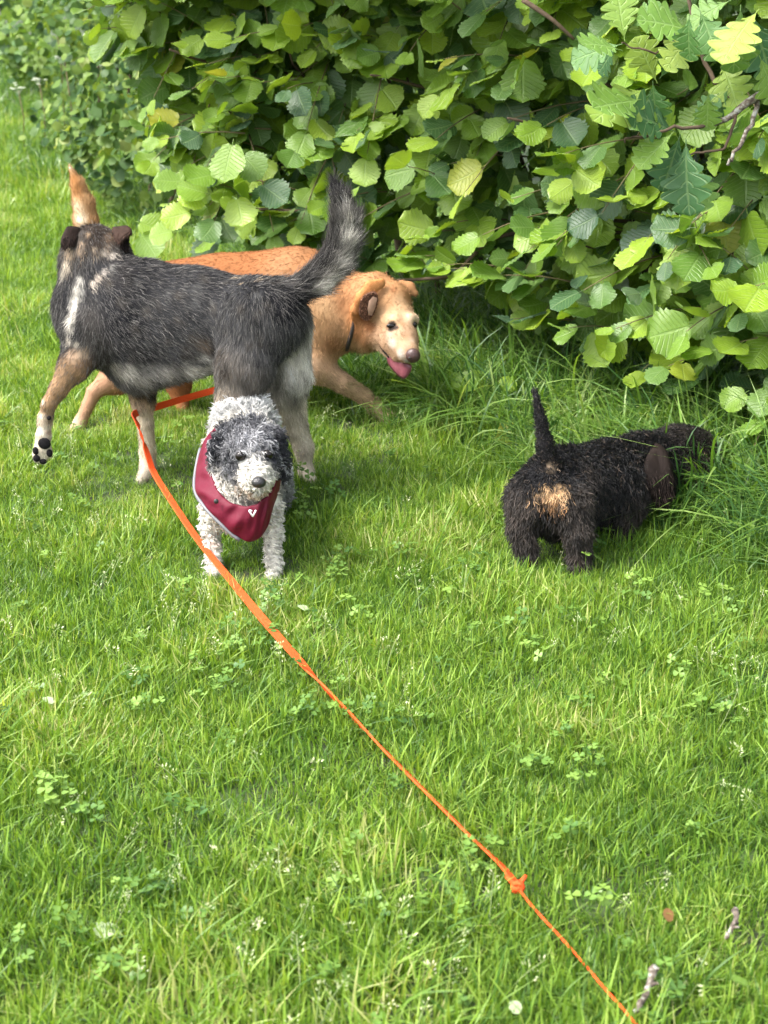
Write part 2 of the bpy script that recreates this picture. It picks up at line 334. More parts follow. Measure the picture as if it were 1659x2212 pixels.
lawn = scatter('lawn_grass', np.concatenate(P), np.concatenate(E), np.concatenate(SC), np.concatenate(I), np.concatenate(TI), LAWN)
tag(lawn, 'short bright green lawn grass covering the whole foreground', 'grass')

P = []; E = []; SC = []; I = []; TI = []
for dens, y0, y1, pad, sd in ((420, 2.8, 6.2, .7, 11), (170, 6.2, 10, 1.2, 12), (70, 10, 19, 2.0, 13)):
    x, y, r = sample_area(dens, y0, y1, pad, sd); hd = hdist(x, y)
    edge = .66+.65*np.clip(x-.35, 0, .8)+.28*(vnoise(x, y, 2.5, 8)-.5)*2 - .35*np.clip((y-4.6)/2, 0, 1) + .25*np.clip((y-6.5)/2, 0, 1)
    k = (hd < edge) & (hd > -1.6) & (r.rand(len(x)) < np.clip((edge-hd)/.28, .06, 1)); x, y, hd, edge = x[k], y[k], hd[k], edge[k]; n = len(x)
    P.append(np.stack([x, y, gz(x, y)], -1)); E.append(np.stack([r.normal(0, .16, n), r.normal(0, .16, n), r.rand(n)*6.283], -1))
    s = r.uniform(.6, 1.15, n)*np.clip(.66+.75*(edge-hd), .55, 1.35)*np.where(y > 8, 1.3, 1); SC.append(s); I.append(r.randint(0, 6, n)); TI.append(r.normal(0, .1, n)-.05)
x, y, r = sample_area(330, 3.0, 6.0, .6, 14); hd = hdist(x, y); k = (hd < .62) & (hd > -.5) & (x > .12) & (r.rand(len(x)) < np.clip((.66-hd)/.3, .1, 1)); x, y = x[k], y[k]; n = len(x)
P.append(np.stack([x, y, gz(x, y)], -1)); E.append(np.stack([r.normal(0, .2, n), r.normal(0, .2, n), r.rand(n)*6.283], -1)); SC.append(r.uniform(.95, 1.45, n)); I.append(r.randint(0, 6, n)); TI.append(r.normal(0, .12, n))
SC = [np.repeat(a[:, None], 3, 1) for a in SC]
verge = scatter('long_grass', np.concatenate(P), np.concatenate(E), np.concatenate(SC), np.concatenate(I), np.concatenate(TI), LONG)
tag(verge, 'long arching grass growing along the foot of the hazel hedge', 'grass')

# clover and seed heads among the lawn
def clover_mesh(seed):
    r = RS(seed); V = []; F = []; T = []
    for c in range(5):
        a = r.rand()*6.283; R = .03*math.sqrt(r.rand()); x, y, z = R*math.cos(a), R*math.sin(a), r.uniform(.025, .05); a0 = r.rand()*6.283; tilt = r.normal(0, .25, 2); t0 = r.uniform(.1, .9)
        v, f = tube([(x*.5, y*.5, 0), (x*.9, y*.9, z*.6), (x, y, z)], .0006, 3, False); o = len(V); V += v; F += [tuple(i+o for i in q) for q in f]; T += [t0]*len(v)
        for j in range(3):
            b = a0+j*2.094; L = r.uniform(.009, .014); o = len(V); V.append((x, y, z)); T.append(t0+.25)
            for q, rr in ((-.62, .55), (-.72, .85), (-.35, 1.03), (0, .95), (.35, 1.03), (.72, .85), (.62, .55)):
                px_, py_ = math.cos(b+q*.95)*L*rr, math.sin(b+q*.95)*L*rr
                V.append((x+px_, y+py_, z + tilt[0]*px_+tilt[1]*py_ + .003*abs(q)*rr)); T.append(t0-.1*(rr > .9))
            F += [(o, o+k, o+k+1) for k in range(1, 7)]
    me = mesh('clover_clump', V, F, M_CLOVER); a_ = me.attributes.new('tone', 'FLOAT', 'POINT'); a_.data.foreach_set('value', np.array(T, np.float32)); return me
CL = [clover_mesh(70+i) for i in range(5)]
x, y, r = sample_area(900, 1.45, 4.6, .4, 21); nz = vnoise(x, y, 3.4, 22)*.65+vnoise(x, y, 8, 23)*.35; hd = hdist(x, y)
k = (hd > .75) & (r.rand(len(x)) < np.clip((nz-.42)*.7, .03, .12)*np.clip(1.4-(y-2)/2.2, .12, 1)); x, y = x[k], y[k]; n = len(x)
clover = scatter('clover', np.stack([x, y, gz(x, y)+.008], -1), np.stack([r.normal(0, .15, n), r.normal(0, .15, n), r.rand(n)*6.28], -1), r.uniform(.65, 1.2, n), r.randint(0, 5, n), r.normal(0, .2, n), CL)
tag(clover, 'patches of three leaved clover growing among the lawn grass', 'clover')
def seed_mesh(seed):
    r = RS(seed); V = []; F = []; T = []; h = r.uniform(.07, .11); ln = r.normal(0, .02, 2)
    path = [(ln[0]*t*t, ln[1]*t*t, h*t) for t in np.linspace(0, 1, 5)]; v, f = tube(path, .0006, 3, False); V += v; F += f; T += [.1]*len(v)
    for i in range(16):
        t = r.uniform(.6, 1); a = r.rand()*6.283; d = .016*(1.15-t)*2; c = np.array([ln[0]*t*t+math.cos(a)*d, ln[1]*t*t+math.sin(a)*d, h*t+r.uniform(-.002, .004)]); s = np.array([math.cos(a), math.sin(a), .8])*.0026; w = np.array([-math.sin(a), math.cos(a), 0])*.0011
        o = len(V); V += [c-s, c+w, c+s, c-w]; F.append((o, o+1, o+2, o+3)); T += [r.uniform(.2, .9)]*4
    me = mesh('seed_head', V, F, M_SEED); a_ = me.attributes.new('tone', 'FLOAT', 'POINT'); a_.data.foreach_set('value', np.array(T, np.float32)); return me
SD = [seed_mesh(90+i) for i in range(5)]
x, y, r = sample_area(140, 1.45, 5.2, .4, 31); nz = vnoise(x, y, 2.7, 32); hd = hdist(x, y); k = (hd > .3) & (r.rand(len(x)) < np.clip((nz-.35)*1.8, .04, .8)); x, y = x[k], y[k]; n = len(x)
seeds = scatter('grass_seed_heads', np.stack([x, y, gz(x, y)], -1), np.stack([r.normal(0, .3, n), r.normal(0, .3, n), r.rand(n)*6.28], -1), r.uniform(.7, 1.1, n), r.randint(0, 5, n), r.normal(0, .1, n), SD)
tag(seeds, 'pale seed heads standing among the lawn grass', 'seed heads')

# ------------------------------------------------------------------ leaves
def hazel_leaf(seed, mat, rows=14, cols=6):
    """unit-length leaf along +Y, normal +Z, stalk at the origin"""
    r = RS(seed); curl = r.uniform(-.4, .75); fold = r.uniform(-.1, .6); wav = r.uniform(.015, .07); asym = r.uniform(-.05, .05); side = r.normal(0, .06)
    V = []; UV = []; F = []
    for i in range(rows+1):
        t = i/rows
        hw = .50*(max(math.sin(math.pi*min(t, .995)**.95), 0))**.55
        if t > .85: hw = .50*.80*max(0, 1-(t-.85)/.15)**1.3
        if i == 0: hw = .10
        tooth = 1 + (.075 if i % 2 else -.06) + r.normal(0, .03)
        for j in range(cols+1):
            u = -1+2*j/cols; e = abs(u); x = u*hw*(tooth if e > .99 else 1)+asym*hw+side*t*t; y = t - (.10*e*e if t < .2 else 0) + e*.07*(1-t)
            ple = .018*((i % 2)*2-1)*min(1, e*2)*min(1, hw*4)
            z = fold*e*hw*.6 - curl*(t-.1)**2*.5 + ple + wav*math.sin(6*t+3*u+seed)*e
            V.append((x, y+.16, z)); UV.append((u, t))
    W = cols+1
    for i in range(rows):
        for j in range(cols): F.append((i*W+j, i*W+j+1, (i+1)*W+j+1, (i+1)*W+j))
    nb = len(V); sv, sf = tube([(0, 0, 0), (0, .09, .006), (0, .18, 0)], .010, 4, False); V += sv; UV += [(0, 0)]*len(sv); F += [tuple(q+nb for q in f) for f in sf]
    me = mesh('hazel_leaf', V, F, mat); uvl = me.uv_layers.new(name='UVMap'); li = np.zeros(len(me.loops), np.int32); me.loops.foreach_get('vertex_index', li); uvl.data.foreach_set('uv', np.array(UV, np.float32)[li].ravel()); return me
def lobed_leaf(seed, mat, rows=34, cols=4):
    r = RS(seed); curl = r.uniform(-.2, .5); fold = r.uniform(-.1, .35); V = []; UV = []; F = []; lob = 4.3; ph = r.uniform(-.1, .1)
    for i in range(rows+1):
        t = i/rows; env = .36*math.sin(math.pi*min(1, t**1.25*.93+.02))**.75 + .02; hw = env*(.42+.62*abs(math.cos(math.pi*(lob*t+ph)))**.55)*max(0, 1-max(0, (t-.9)/.1)**3)+.004
        for j in range(cols+1):
            u = -1+2*j/cols; e = abs(u); V.append((u*hw*r.uniform(.98, 1.02), t+e*.16*(1-t)*(1-t)+.08, fold*e*hw-curl*t*t*.4+.02*math.sin(8*t+u*3+seed)*e)); UV.append((u, t))
    W = cols+1
    for i in range(rows):
        for j in range(cols): F.append((i*W+j, i*W+j+1, (i+1)*W+j+1, (i+1)*W+j))
    nb = len(V); sv, sf = tube([(0, 0, 0), (0, .05, .004), (0, .1, 0)], .009, 4, False); V += sv; UV += [(0, 0)]*len(sv); F += [tuple(q+nb for q in f) for f in sf]
    me = mesh('oak_leaf', V, F, mat); uvl = me.uv_layers.new(name='UVMap'); li = np.zeros(len(me.loops), np.int32); me.loops.foreach_get('vertex_index', li); uvl.data.foreach_set('uv', np.array(UV, np.float32)[li].ravel()); return me
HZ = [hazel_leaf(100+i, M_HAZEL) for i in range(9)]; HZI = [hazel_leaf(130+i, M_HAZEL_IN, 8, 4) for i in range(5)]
OK = [lobed_leaf(160+i, M_OAK) for i in range(6)]
BR = [hazel_leaf(180+i, M_BRAMBLE, 5, 4) for i in range(4)]
def basis(axis, nrm):
    y = norm(axis); z = norm(nrm - y*np.dot(nrm, y)); x = np.cross(y, z); return Matrix(((x[0], y[0], z[0]), (x[1], y[1], z[1]), (x[2], y[2], z[2])))

# ------------------------------------------------------------------ hazel bush
rng = RS(7)
FACE = np.array([(1.55, 3.1), (1.02, 3.75), (.62, 4.2), (.3, 4.55), (-.08, 4.88), (-.5, 5.12), (-.76, 5.3), (-1.10, 5.7)])
LOWZ = np.array([.05, .11, .27, .37, .40, .44, .48, .98])
seglen = np.concatenate([[0], np.cumsum(np.hypot(*np.diff(FACE, axis=0).T))]); LTOT = seglen[-1]
def face(s):
    p = np.array([np.interp(s, seglen, FACE[:, 0]), np.interp(s, seglen, FACE[:, 1])]); q = np.array([np.interp(min(s+.1, LTOT), seglen, FACE[:, 0]), np.interp(min(s+.1, LTOT), seglen, FACE[:, 1])]); p0 = np.array([np.interp(max(s-.1, 0), seglen, FACE[:, 0]), np.interp(max(s-.1, 0), seglen, FACE[:, 1])])
    d = norm(q-p0); return p, d, np.array([-abs(d[1]), -abs(d[0])])*1.0, np.interp(s, seglen, LOWZ)
bush = empty('hazel_bush', (.9, 5.0, 0)); tag(bush, 'big hazel bush with broad serrated leaves overhanging the grass at the right', 'bush')
leaves = []; shoots = []; UP = np.array([0, 0, 1.0])
for i in range(370):
    s = rng.uniform(0, LTOT); p, d, nout, lz = face(s); z = lz + rng.rand()**.85*(1.55-lz); inset = abs(rng.normal(0, .12))
    L = rng.uniform(.22, .42); out3 = np.array([nout[0], nout[1], 0])/np.linalg.norm(nout)
    along = np.array([d[0], d[1], 0]); dirv = norm(out3*rng.uniform(.5, 1)+along*rng.normal(.15, .5)+UP*rng.normal(.02, .35))
    tip = np.array([p[0], p[1], z]) - out3*inset; st = tip - dirv*L; nn = rng.randint(4, 8); pts = []
    for k in range(nn+1):
        t = k/nn; pts.append(st+dirv*L*t + UP*(-.10*L*t*t*2 + .03) )
    shoots.append((np.array(pts)))
    for k in range(1, nn+1):
        sd = 1 if k % 2 else -1; side = norm(np.cross(dirv, UP))*sd
        axis = norm(dirv*rng.uniform(.1, .9)+side*rng.uniform(.2, 1.0)-UP*rng.uniform(.1, .9)+rng.normal(0, .2, 3)) if k < nn else norm(dirv - UP*rng.uniform(0, .7)+rng.normal(0, .2, 3))
        nrm = norm(UP*rng.uniform(.2, .9)+out3*rng.uniform(.3, 1.0)+rng.normal(0, .30, 3))
        leaves.append((pts[k], axis, nrm, rng.uniform(.070, .128)*(1.0 if k < nn else .75)))
# a few low sprigs standing in the long grass
for (u, v, Y, ax_, sz) in ((1062, 812, 4.55, (-.7, -.3, -.1), .075), (1040, 810, 4.5, (-.9, -.2, -.5), .085), (1075, 815, 4.5, (.8, -.4, -.4), .06), (1110, 905, 4.35, (-.9, -.3, -.2), .085), (1120, 900, 4.3, (.7, -.4, -.5), .06), (1090, 905, 4.3, (.1, -.5, -.6), .07)):
    leaves.append((at(u, v, Y), norm(ax_), norm((-.2, -.55, .8)), sz))
for u, v, Y, ang, sz in ((292, 478, 5.25, 20, .10), (300, 500, 5.2, 60, .10), (318, 545, 5.2, 120, .08), (300, 548, 5.2, 200, .075), (505, 300, 5.0, 100, .125), (520, 330, 5.05, 50, .10), (470, 375, 5.0, 170, .105), (445, 400, 5.05, 130, .10), (455, 420, 5.0, 200, .10), (420, 455, 5.0, 160, .10), (470, 470, 5.0, 120, .095), (400, 395, 5.05, 190, .09), (510, 420, 5.0, 80, .10), (560, 395, 5.0, 40, .10), (380, 500, 5.1, 170, .08), (600, 500, 5.1, 60, .09)):
    a = math.radians(ang); leaves.append((at(u, v, Y), norm((math.cos(a), -.25+rng.normal(0, .2), -math.sin(a)*.8)), norm((-.25+rng.normal(0, .25), -.7, .6)), sz))
# which leaves show largest: a coarse depth buffer
C = np.array([l[0]+l[1]*l[3]*.6 for l in leaves]); U, Vv, D = proj(C); zb = np.full((280, 210), 1e9); ib = np.full((280, 210), -1)
for i in np.argsort(-D):
    rr = leaves[i][3]*.42/D[i]*FPX/8; cu, cv = U[i]/8, Vv[i]/8
    a0, a1, b0_, b1 = int(max(cv-rr, 0)), int(min(cv+rr+1, 277)), int(max(cu-rr, 0)), int(min(cu+rr+1, 208))
    if a1 > a0 and b1 > b0_: ib[a0:a1, b0_:b1] = i
cnt = np.bincount(ib[ib >= 0], minlength=len(leaves)); top = set(np.argsort(-cnt)[:300]); rest = []
for i, (p, a, nr, sz) in enumerate(leaves):
    R = basis(a, nr)
    if i in top:
        o = bpy.data.objects.new('leaf', HZ[rng.randint(len(HZ))]); o.location = Vector(p)-bush.location; o.rotation_euler = R.to_euler(); o.scale = (sz*rng.uniform(.9, 1.15), sz, sz); COL.objects.link(o); o.parent = bush
    else: rest.append((p, R.to_euler(), sz))
bl = np.array(bush.location)
scatter('outer_foliage', [q[0]-bl*0 for q in rest], [tuple(q[1]) for q in rest], np.array([q[2] for q in rest]), rng.randint(0, 9, len(rest)), np.zeros(len(rest)), HZ, bush)
# inner and upper foliage: behind the face, and unseen overhead, overhanging to shade the lawn
pp = []; ee = []; ss = []
for i in range(7000):
    s = rng.uniform(0, LTOT); p, d, nout, lz = face(s); out3 = np.array([nout[0], nout[1], 0])/np.linalg.norm(nout); hi = rng.rand() < .5
    z = rng.uniform(1.35, 2.3) if hi else rng.uniform(lz*.8+.06, 1.6); dep = rng.uniform(-.28, 1.1) if hi else .22+rng.rand()**1.3*.9
    q = np.array([p[0], p[1], z])-out3*dep
    if hi and z > 1.9: q = q - out3*.2
    nr = norm(UP*.7+out3*rng.uniform(0, .8)+rng.normal(0, .5, 3)); a = norm(out3*rng.uniform(-.3, 1)-UP*rng.uniform(0, .8)+rng.normal(0, .6, 3))
    pp.append(q); ee.append(tuple(basis(a, nr).to_euler())); ss.append(rng.uniform(.07, .115))
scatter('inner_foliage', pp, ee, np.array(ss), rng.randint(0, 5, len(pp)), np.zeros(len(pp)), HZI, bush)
vs = [tube(p, np.linspace(.0032, .0012, len(p)), 5) for p in shoots[:330]]
V_, F_ = join(vs); sh = obj('leafy_shoots', mesh('leafy_shoots', V_, F_, M_TWIG), bush); sh['kind'] = 'stuff'
for i in range(16):
    s = rng.uniform(.1, LTOT*.86); p, d, nout, lz = face(s); out3 = np.array([nout[0], nout[1], 0])/np.linalg.norm(nout)
    b = np.array([p[0], p[1], 0])-out3*rng.uniform(.75, 1.0)+np.array([rng.normal(0, .1), rng.normal(0, .1), 0]); e = np.array([p[0], p[1], rng.uniform(max(.5, lz+.1), 1.5)])-out3*rng.uniform(.02, .2)+np.array([d[0], d[1], 0])*rng.normal(0, .1)
    mid = (b+e)/2+UP*rng.uniform(.15, .3)-out3*.12
    pts = spline([b, mid, e], 12)+rng.normal(0, .006, (12, 3)); v, f = tube(pts, np.linspace(.012, .0035, 12), 6); obj('branch', mesh('branch', v, f, M_BARK), bush)
for pts in ([(610, 150, 5.3), (655, 190, 5.25), (705, 225, 5.3), (790, 275, 5.5)], [(1240, 85, 4.3), (1190, 40, 4.3), (1130, 0, 4.35)], [(560, 452, 5.15), (640, 456, 5.15), (705, 457, 5.2), (800, 470, 5.4)], [(860, 605, 4.8), (925, 602, 4.75), (985, 595, 4.8), (1040, 560, 4.9)], [(985, 590, 4.8), (1060, 520, 4.85), (1140, 500, 4.95)]):
    q = spline([at(*p) for p in pts], 10); v, f = tube(q, np.linspace(.0045, .008, 10), 6); obj('branch', mesh('branch', v, f, M_BARK), bush)
for i in range(7):
    b = np.array([np.interp(i/6, [0, .5, 1], [1.9, .9, -.2]), np.interp(i/6, [0, .5, 1], [4.2, 5.2, 6.6]), 0])+np.array([rng.normal(0, .15), rng.normal(0, .15), 0]); pts = spline([b, b+np.array([rng.normal(0, .1), rng.normal(0, .1), .9]), b+np.array([rng.normal(0, .3), rng.normal(0, .3), 2.2])], 10)
    v, f = tube(pts, np.linspace(.028, .012, 10), 8); obj('trunk', mesh('trunk', v, f, M_BARK), bush)

# ------------------------------------------------------------------ oak bough at the top right
oak = empty('oak_tree', (2.6, 3.9, 0)); tag(oak, 'young oak tree reaching in a bough of lobed leaves at the top right corner', 'tree')
v, f = tube(spline([(2.6, 3.9, 0), (2.62, 3.85, 1.0), (2.55, 3.9, 2.6)], 12), np.linspace(.07, .045, 12), 10); obj('trunk', mesh('trunk', v, f, M_BARK), oak)
cp = rng.normal(0, 1, (1100, 3)); cp = cp/np.linalg.norm(cp, axis=1, keepdims=True)*rng.rand(1100, 1)**.45; cpos = np.array([2.3, 4.0, 3.7])+cp*np.array([1.9, 1.9, 1.25]); keep_ = cpos[:, 2]-CAM_H > -.25*cpos[:, 1]+.55
cpos = cpos[keep_]; ce = [tuple(basis(norm(rng.normal(0, 1, 3)-UP*.5), norm(UP+rng.normal(0, .5, 3))).to_euler()) for _ in cpos]
scatter('shade_crown', cpos, ce, rng.uniform(.10, .15, len(cpos)), rng.randint(0, 6, len(cpos)), np.zeros(len(cpos)), OK, oak)  # unseen leaves above the view, added to cast shade over the right side
YO = 3.25
for pts, r0, r1, mt in (([(2600, 90, 3.7), (1900, 150, YO+.1), (1659, 200, YO), (1590, 240, YO), (1535, 270, YO)], .014, .005, M_LICHEN), ([(1640, 210, YO), (1610, 290, YO-.03), (1570, 358, YO-.05)], .0058, .0035, M_LICHEN), ([(1535, 268, YO), (1470, 275, YO-.02), (1390, 295, YO-.02), (1350, 300, YO)], .0045, .002, M_BARK), ([(1600, 235, YO), (1540, 170, YO+.05), (1500, 60, YO+.1), (1480, -60, YO+.1)], .0055, .004, M_BARK), ([(1590, 245, YO), (1560, 320, YO), (1480, 330, YO)], .004, .002, M_BARK), ([(1500, 80, YO+.08), (1420, 110, YO), (1340, 90, YO)], .003, .0015, M_BARK)):
    q = spline([at(*p) for p in pts], 14); q += rng.normal(0, .003, q.shape)*(np.arange(14) > 0)[:, None]; v, f = tube(q, np.linspace(r0, r1, 14), 7); obj('branch', mesh('branch', v, f, mt), oak)
#   stalk u, v, picture angle (0 = right, 90 = down), length px
for (u, v, ang, lp) in ((1460, 285, 200, 120), (1470, 290, 120, 130), (1482, 300, 80, 165), (1465, 300, 235, 80), (1455, 285, 140, 110), (1490, 275, 300, 90), (1420, 180, 235, 110), (1405, 190, 150, 130), (1410, 175, 95, 95), (1425, 170, 300, 85), (1345, 95, 160, 120), (1350, 90, 250, 110), (1330, 100, 120, 70), (1360, 60, 330, 80), (1345, 110, 200, 90), (1500, 70, 200, 120), (1505, 60, 130, 110), (1490, 30, 90, 105), (1510, 20, 60, 120), (1600, 10, 100, 150), (1625, 30, 60, 140), (1640, 20, 130, 130), (1580, 0, 150, 110), (1560, 130, 70, 95), (1575, 190, 110, 80), (1640, 120, 80, 110), (1440, 240, 175, 100), (1530, 200, 95, 85), (1385, 215, 165, 105), (1500, 345, 70, 110)):
    a = math.radians(ang+rng.normal(0, 8)); Y = YO+rng.normal(0, .05); p0 = at(u, v, Y); p1 = at(u+math.cos(a)*lp, v+math.sin(a)*lp, Y+rng.normal(-.02, .04)); axis = p1-p0; nr = norm(np.array([rng.normal(-.25, .3), -.75, rng.uniform(.3, .9)]))
    o = bpy.data.objects.new('leaf', OK[rng.randint(len(OK))]); o.location = Vector(p0)-oak.location; o.rotation_euler = basis(axis, nr).to_euler(); sz = np.linalg.norm(axis)*.93; o.scale = (sz*1.1, sz, sz); COL.objects.link(o); o.parent = oak

# ------------------------------------------------------------------ thicket further along the hedge (top left)
def thicket(name, label, cat, cx, cy, rx, ry, h, n, seed, size=(.038, .070), protos=BR, lo=.0):
    r = RS(seed); t = empty(name, (cx, cy, 0)); tag(t, label, cat, 'bushes further along the hedge'); pp = []; ee = []; ss = []
    cl = r.normal(0, .55, (26, 3))
    for i in range(n):
        c = cl[r.randint(26)]; q = c*.85+r.normal(0, .22, 3); q = q/max(1, np.linalg.norm(q)); z = h*(.5+.5*q[2]); z = max(z, lo+.04*r.rand())
        pos = np.array([cx+q[0]*rx, cy+q[1]*ry, z]); nr = norm(np.array([q[0], q[1]-.4, .8])+r.normal(0, .45, 3)); a = norm(r.normal(0, 1, 3)-UP*.4+np.array([q[0], q[1], 0]))
        pp.append(pos); ee.append(tuple(basis(a, nr).to_euler())); ss.append(r.uniform(*size))
    scatter('foliage', pp, ee, np.array(ss), r.randint(0, len(protos), n), np.zeros(n), protos, t)
    for k in range(5):
        b = np.array([cx+r.normal(0, rx*.3), cy+r.normal(0, ry*.3), 0]); e = np.array([cx+r.normal(0, rx*.2), cy+r.normal(0, ry*.2), h*r.uniform(.5, .85)]); v, f = tube(spline([b, (b+e)/2+UP*.2*h, e], 8), np.linspace(.012, .004, 8), 5); obj('stem', mesh('stem', v, f, M_BARK), t)
    return t
thicket('bramble_bush', 'grey green bramble bush at the grass edge just left of the hazel leaves', 'bush', -.85, 8.2, .85, .8, 1.25, 1700, 41)
thicket('bramble_bush', 'pale bramble bush spilling toward the lawn below the far left thicket', 'bush', -1.75, 10.6, .9, 1.0, 1.2, 1500, 42)
thicket('hawthorn_bush', 'dark hawthorn bush at the end of the lawn in the top left corner', 'bush', -4.3, 16.6, 1.6, 1.2, 2.6, 4200, 43, (.06, .10), HZI)
thicket('hawthorn_bush', 'tall dark bush standing behind the brambles at the top left', 'bush', -2.3, 14.0, 1.3, 1.4, 2.6, 4200, 44, (.06, .10), HZI)
thicket('hawthorn_bush', 'tall bush hidden behind the upper hazel leaves', 'bush', -.2, 9.8, 1.4, 1.3, 2.6, 3800, 45, (.06, .10))
thicket('hawthorn_bush', 'dense bush behind the middle of the hazel hedge', 'bush', 1.4, 7.0, 1.4, 1.2, 2.4, 3600, 46, (.06, .10), HZI)
# cow parsley
def cow_parsley(u, v, label, seed, hgt):
    r = RS(seed); b = at_z(u, v, hgt); t = empty('cow_parsley', (b[0], b[1], 0)); tag(t, label, 'flower', 'white cow parsley flowers by the hedge')
    v_, f_ = tube([(b[0], b[1], 0), (b[0]+.02, b[1], hgt*.6), (b[0], b[1], hgt)], .004, 5); obj('stem', mesh('stem', v_, f_, M_TWIG), t)
    parts = []
    for k in range(9):
        a = r.rand()*6.28; R = .07*math.sqrt(r.rand()); c = np.array([b[0]+R*math.cos(a), b[1]+R*math.sin(a), hgt+.02+r.normal(0, .008)])
        ring = [c+np.array([math.cos(q)*.016, math.sin(q)*.016, 0]) for q in np.linspace(0, 6.28, 7)[:-1]]; parts.append(([c+UP*.006]+ring, [(0, i, i % 6+1) for i in range(1, 7)])); parts.append(tube([(b[0], b[1], hgt-.03), c], .0012, 3, False))
    V2, F2 = join(parts); obj('flower_head', mesh('flower_head', V2, F2, M_PETAL), t)
for k, (u, v, h_, lb) in enumerate(((40, 195, .45, 'white cow parsley head over the grass at the left edge'), (85, 180, .5, 'white cow parsley head just right of the leftmost one'), (140, 132, .7, 'small white cow parsley head against the dark thicket'), (215, 150, .6, 'white cow parsley head nearest the hazel leaves'), (120, 45, .9, 'topmost white cow parsley head in the dark corner'))): cow_parsley(u, v, lb, 300+k, h_)

# ------------------------------------------------------------------ dogs: a smooth field, one surface, combed strands
EDG = [(0, 1), (2, 3), (4, 5), (6, 7), (0, 2), (1, 3), (4, 6), (5, 7), (0, 4), (1, 5), (2, 6), (3, 7)]     # corner index = x*4 + y*2 + z
def surface_nets(f, org, h):
    nx, ny, nz = f.shape; s = f < 0
    c = np.stack([s[i:nx-1+i, j:ny-1+j, k:nz-1+k] for i in (0, 1) for j in (0, 1) for k in (0, 1)], 0); act = c.any(0) & ~c.all(0)
    ix = np.argwhere(act); idm = np.full(act.shape, -1, np.int32); idm[tuple(ix.T)] = np.arange(len(ix))
    offs = np.array([(i, j, k) for i in (0, 1) for j in (0, 1) for k in (0, 1)]); cv = np.stack([f[tuple((ix+o).T)] for o in offs], 1)
    acc = np.zeros((len(ix), 3)); cn = np.zeros(len(ix))
    for a, b in EDG:
        va, vb = cv[:, a], cv[:, b]; m = (va < 0) != (vb < 0); t = np.where(m, va/np.where(m, va-vb, 1), 0); acc += m[:, None]*(offs[a]+t[:, None]*(offs[b]-offs[a])); cn += m
    V = org+(ix+acc/cn[:, None])*h; Q = []
    for axn in range(3):
        a = [slice(None)]*3; b = [slice(None)]*3; a[axn] = slice(0, -1); b[axn] = slice(1, None)
        ed = np.argwhere(s[tuple(a)] != s[tuple(b)]); o1, o2 = [(1, 2), (2, 0), (0, 1)][axn]
        ok = (ed[:, o1] > 0) & (ed[:, o2] > 0) & (ed[:, o1] < act.shape[o1]) & (ed[:, o2] < act.shape[o2]); ed = ed[ok]
        d1 = np.zeros(3, int); d1[o1] = 1; d2 = np.zeros(3, int); d2[o2] = 1
        q = np.stack([idm[tuple((ed-d1-d2).T)], idm[tuple((ed-d2).T)], idm[tuple(ed.T)], idm[tuple((ed-d1).T)]], 1)
        ins = s[tuple(ed.T)]; q[~ins] = q[~ins][:, ::-1]; Q.append(q)
    return V, np.concatenate(Q)

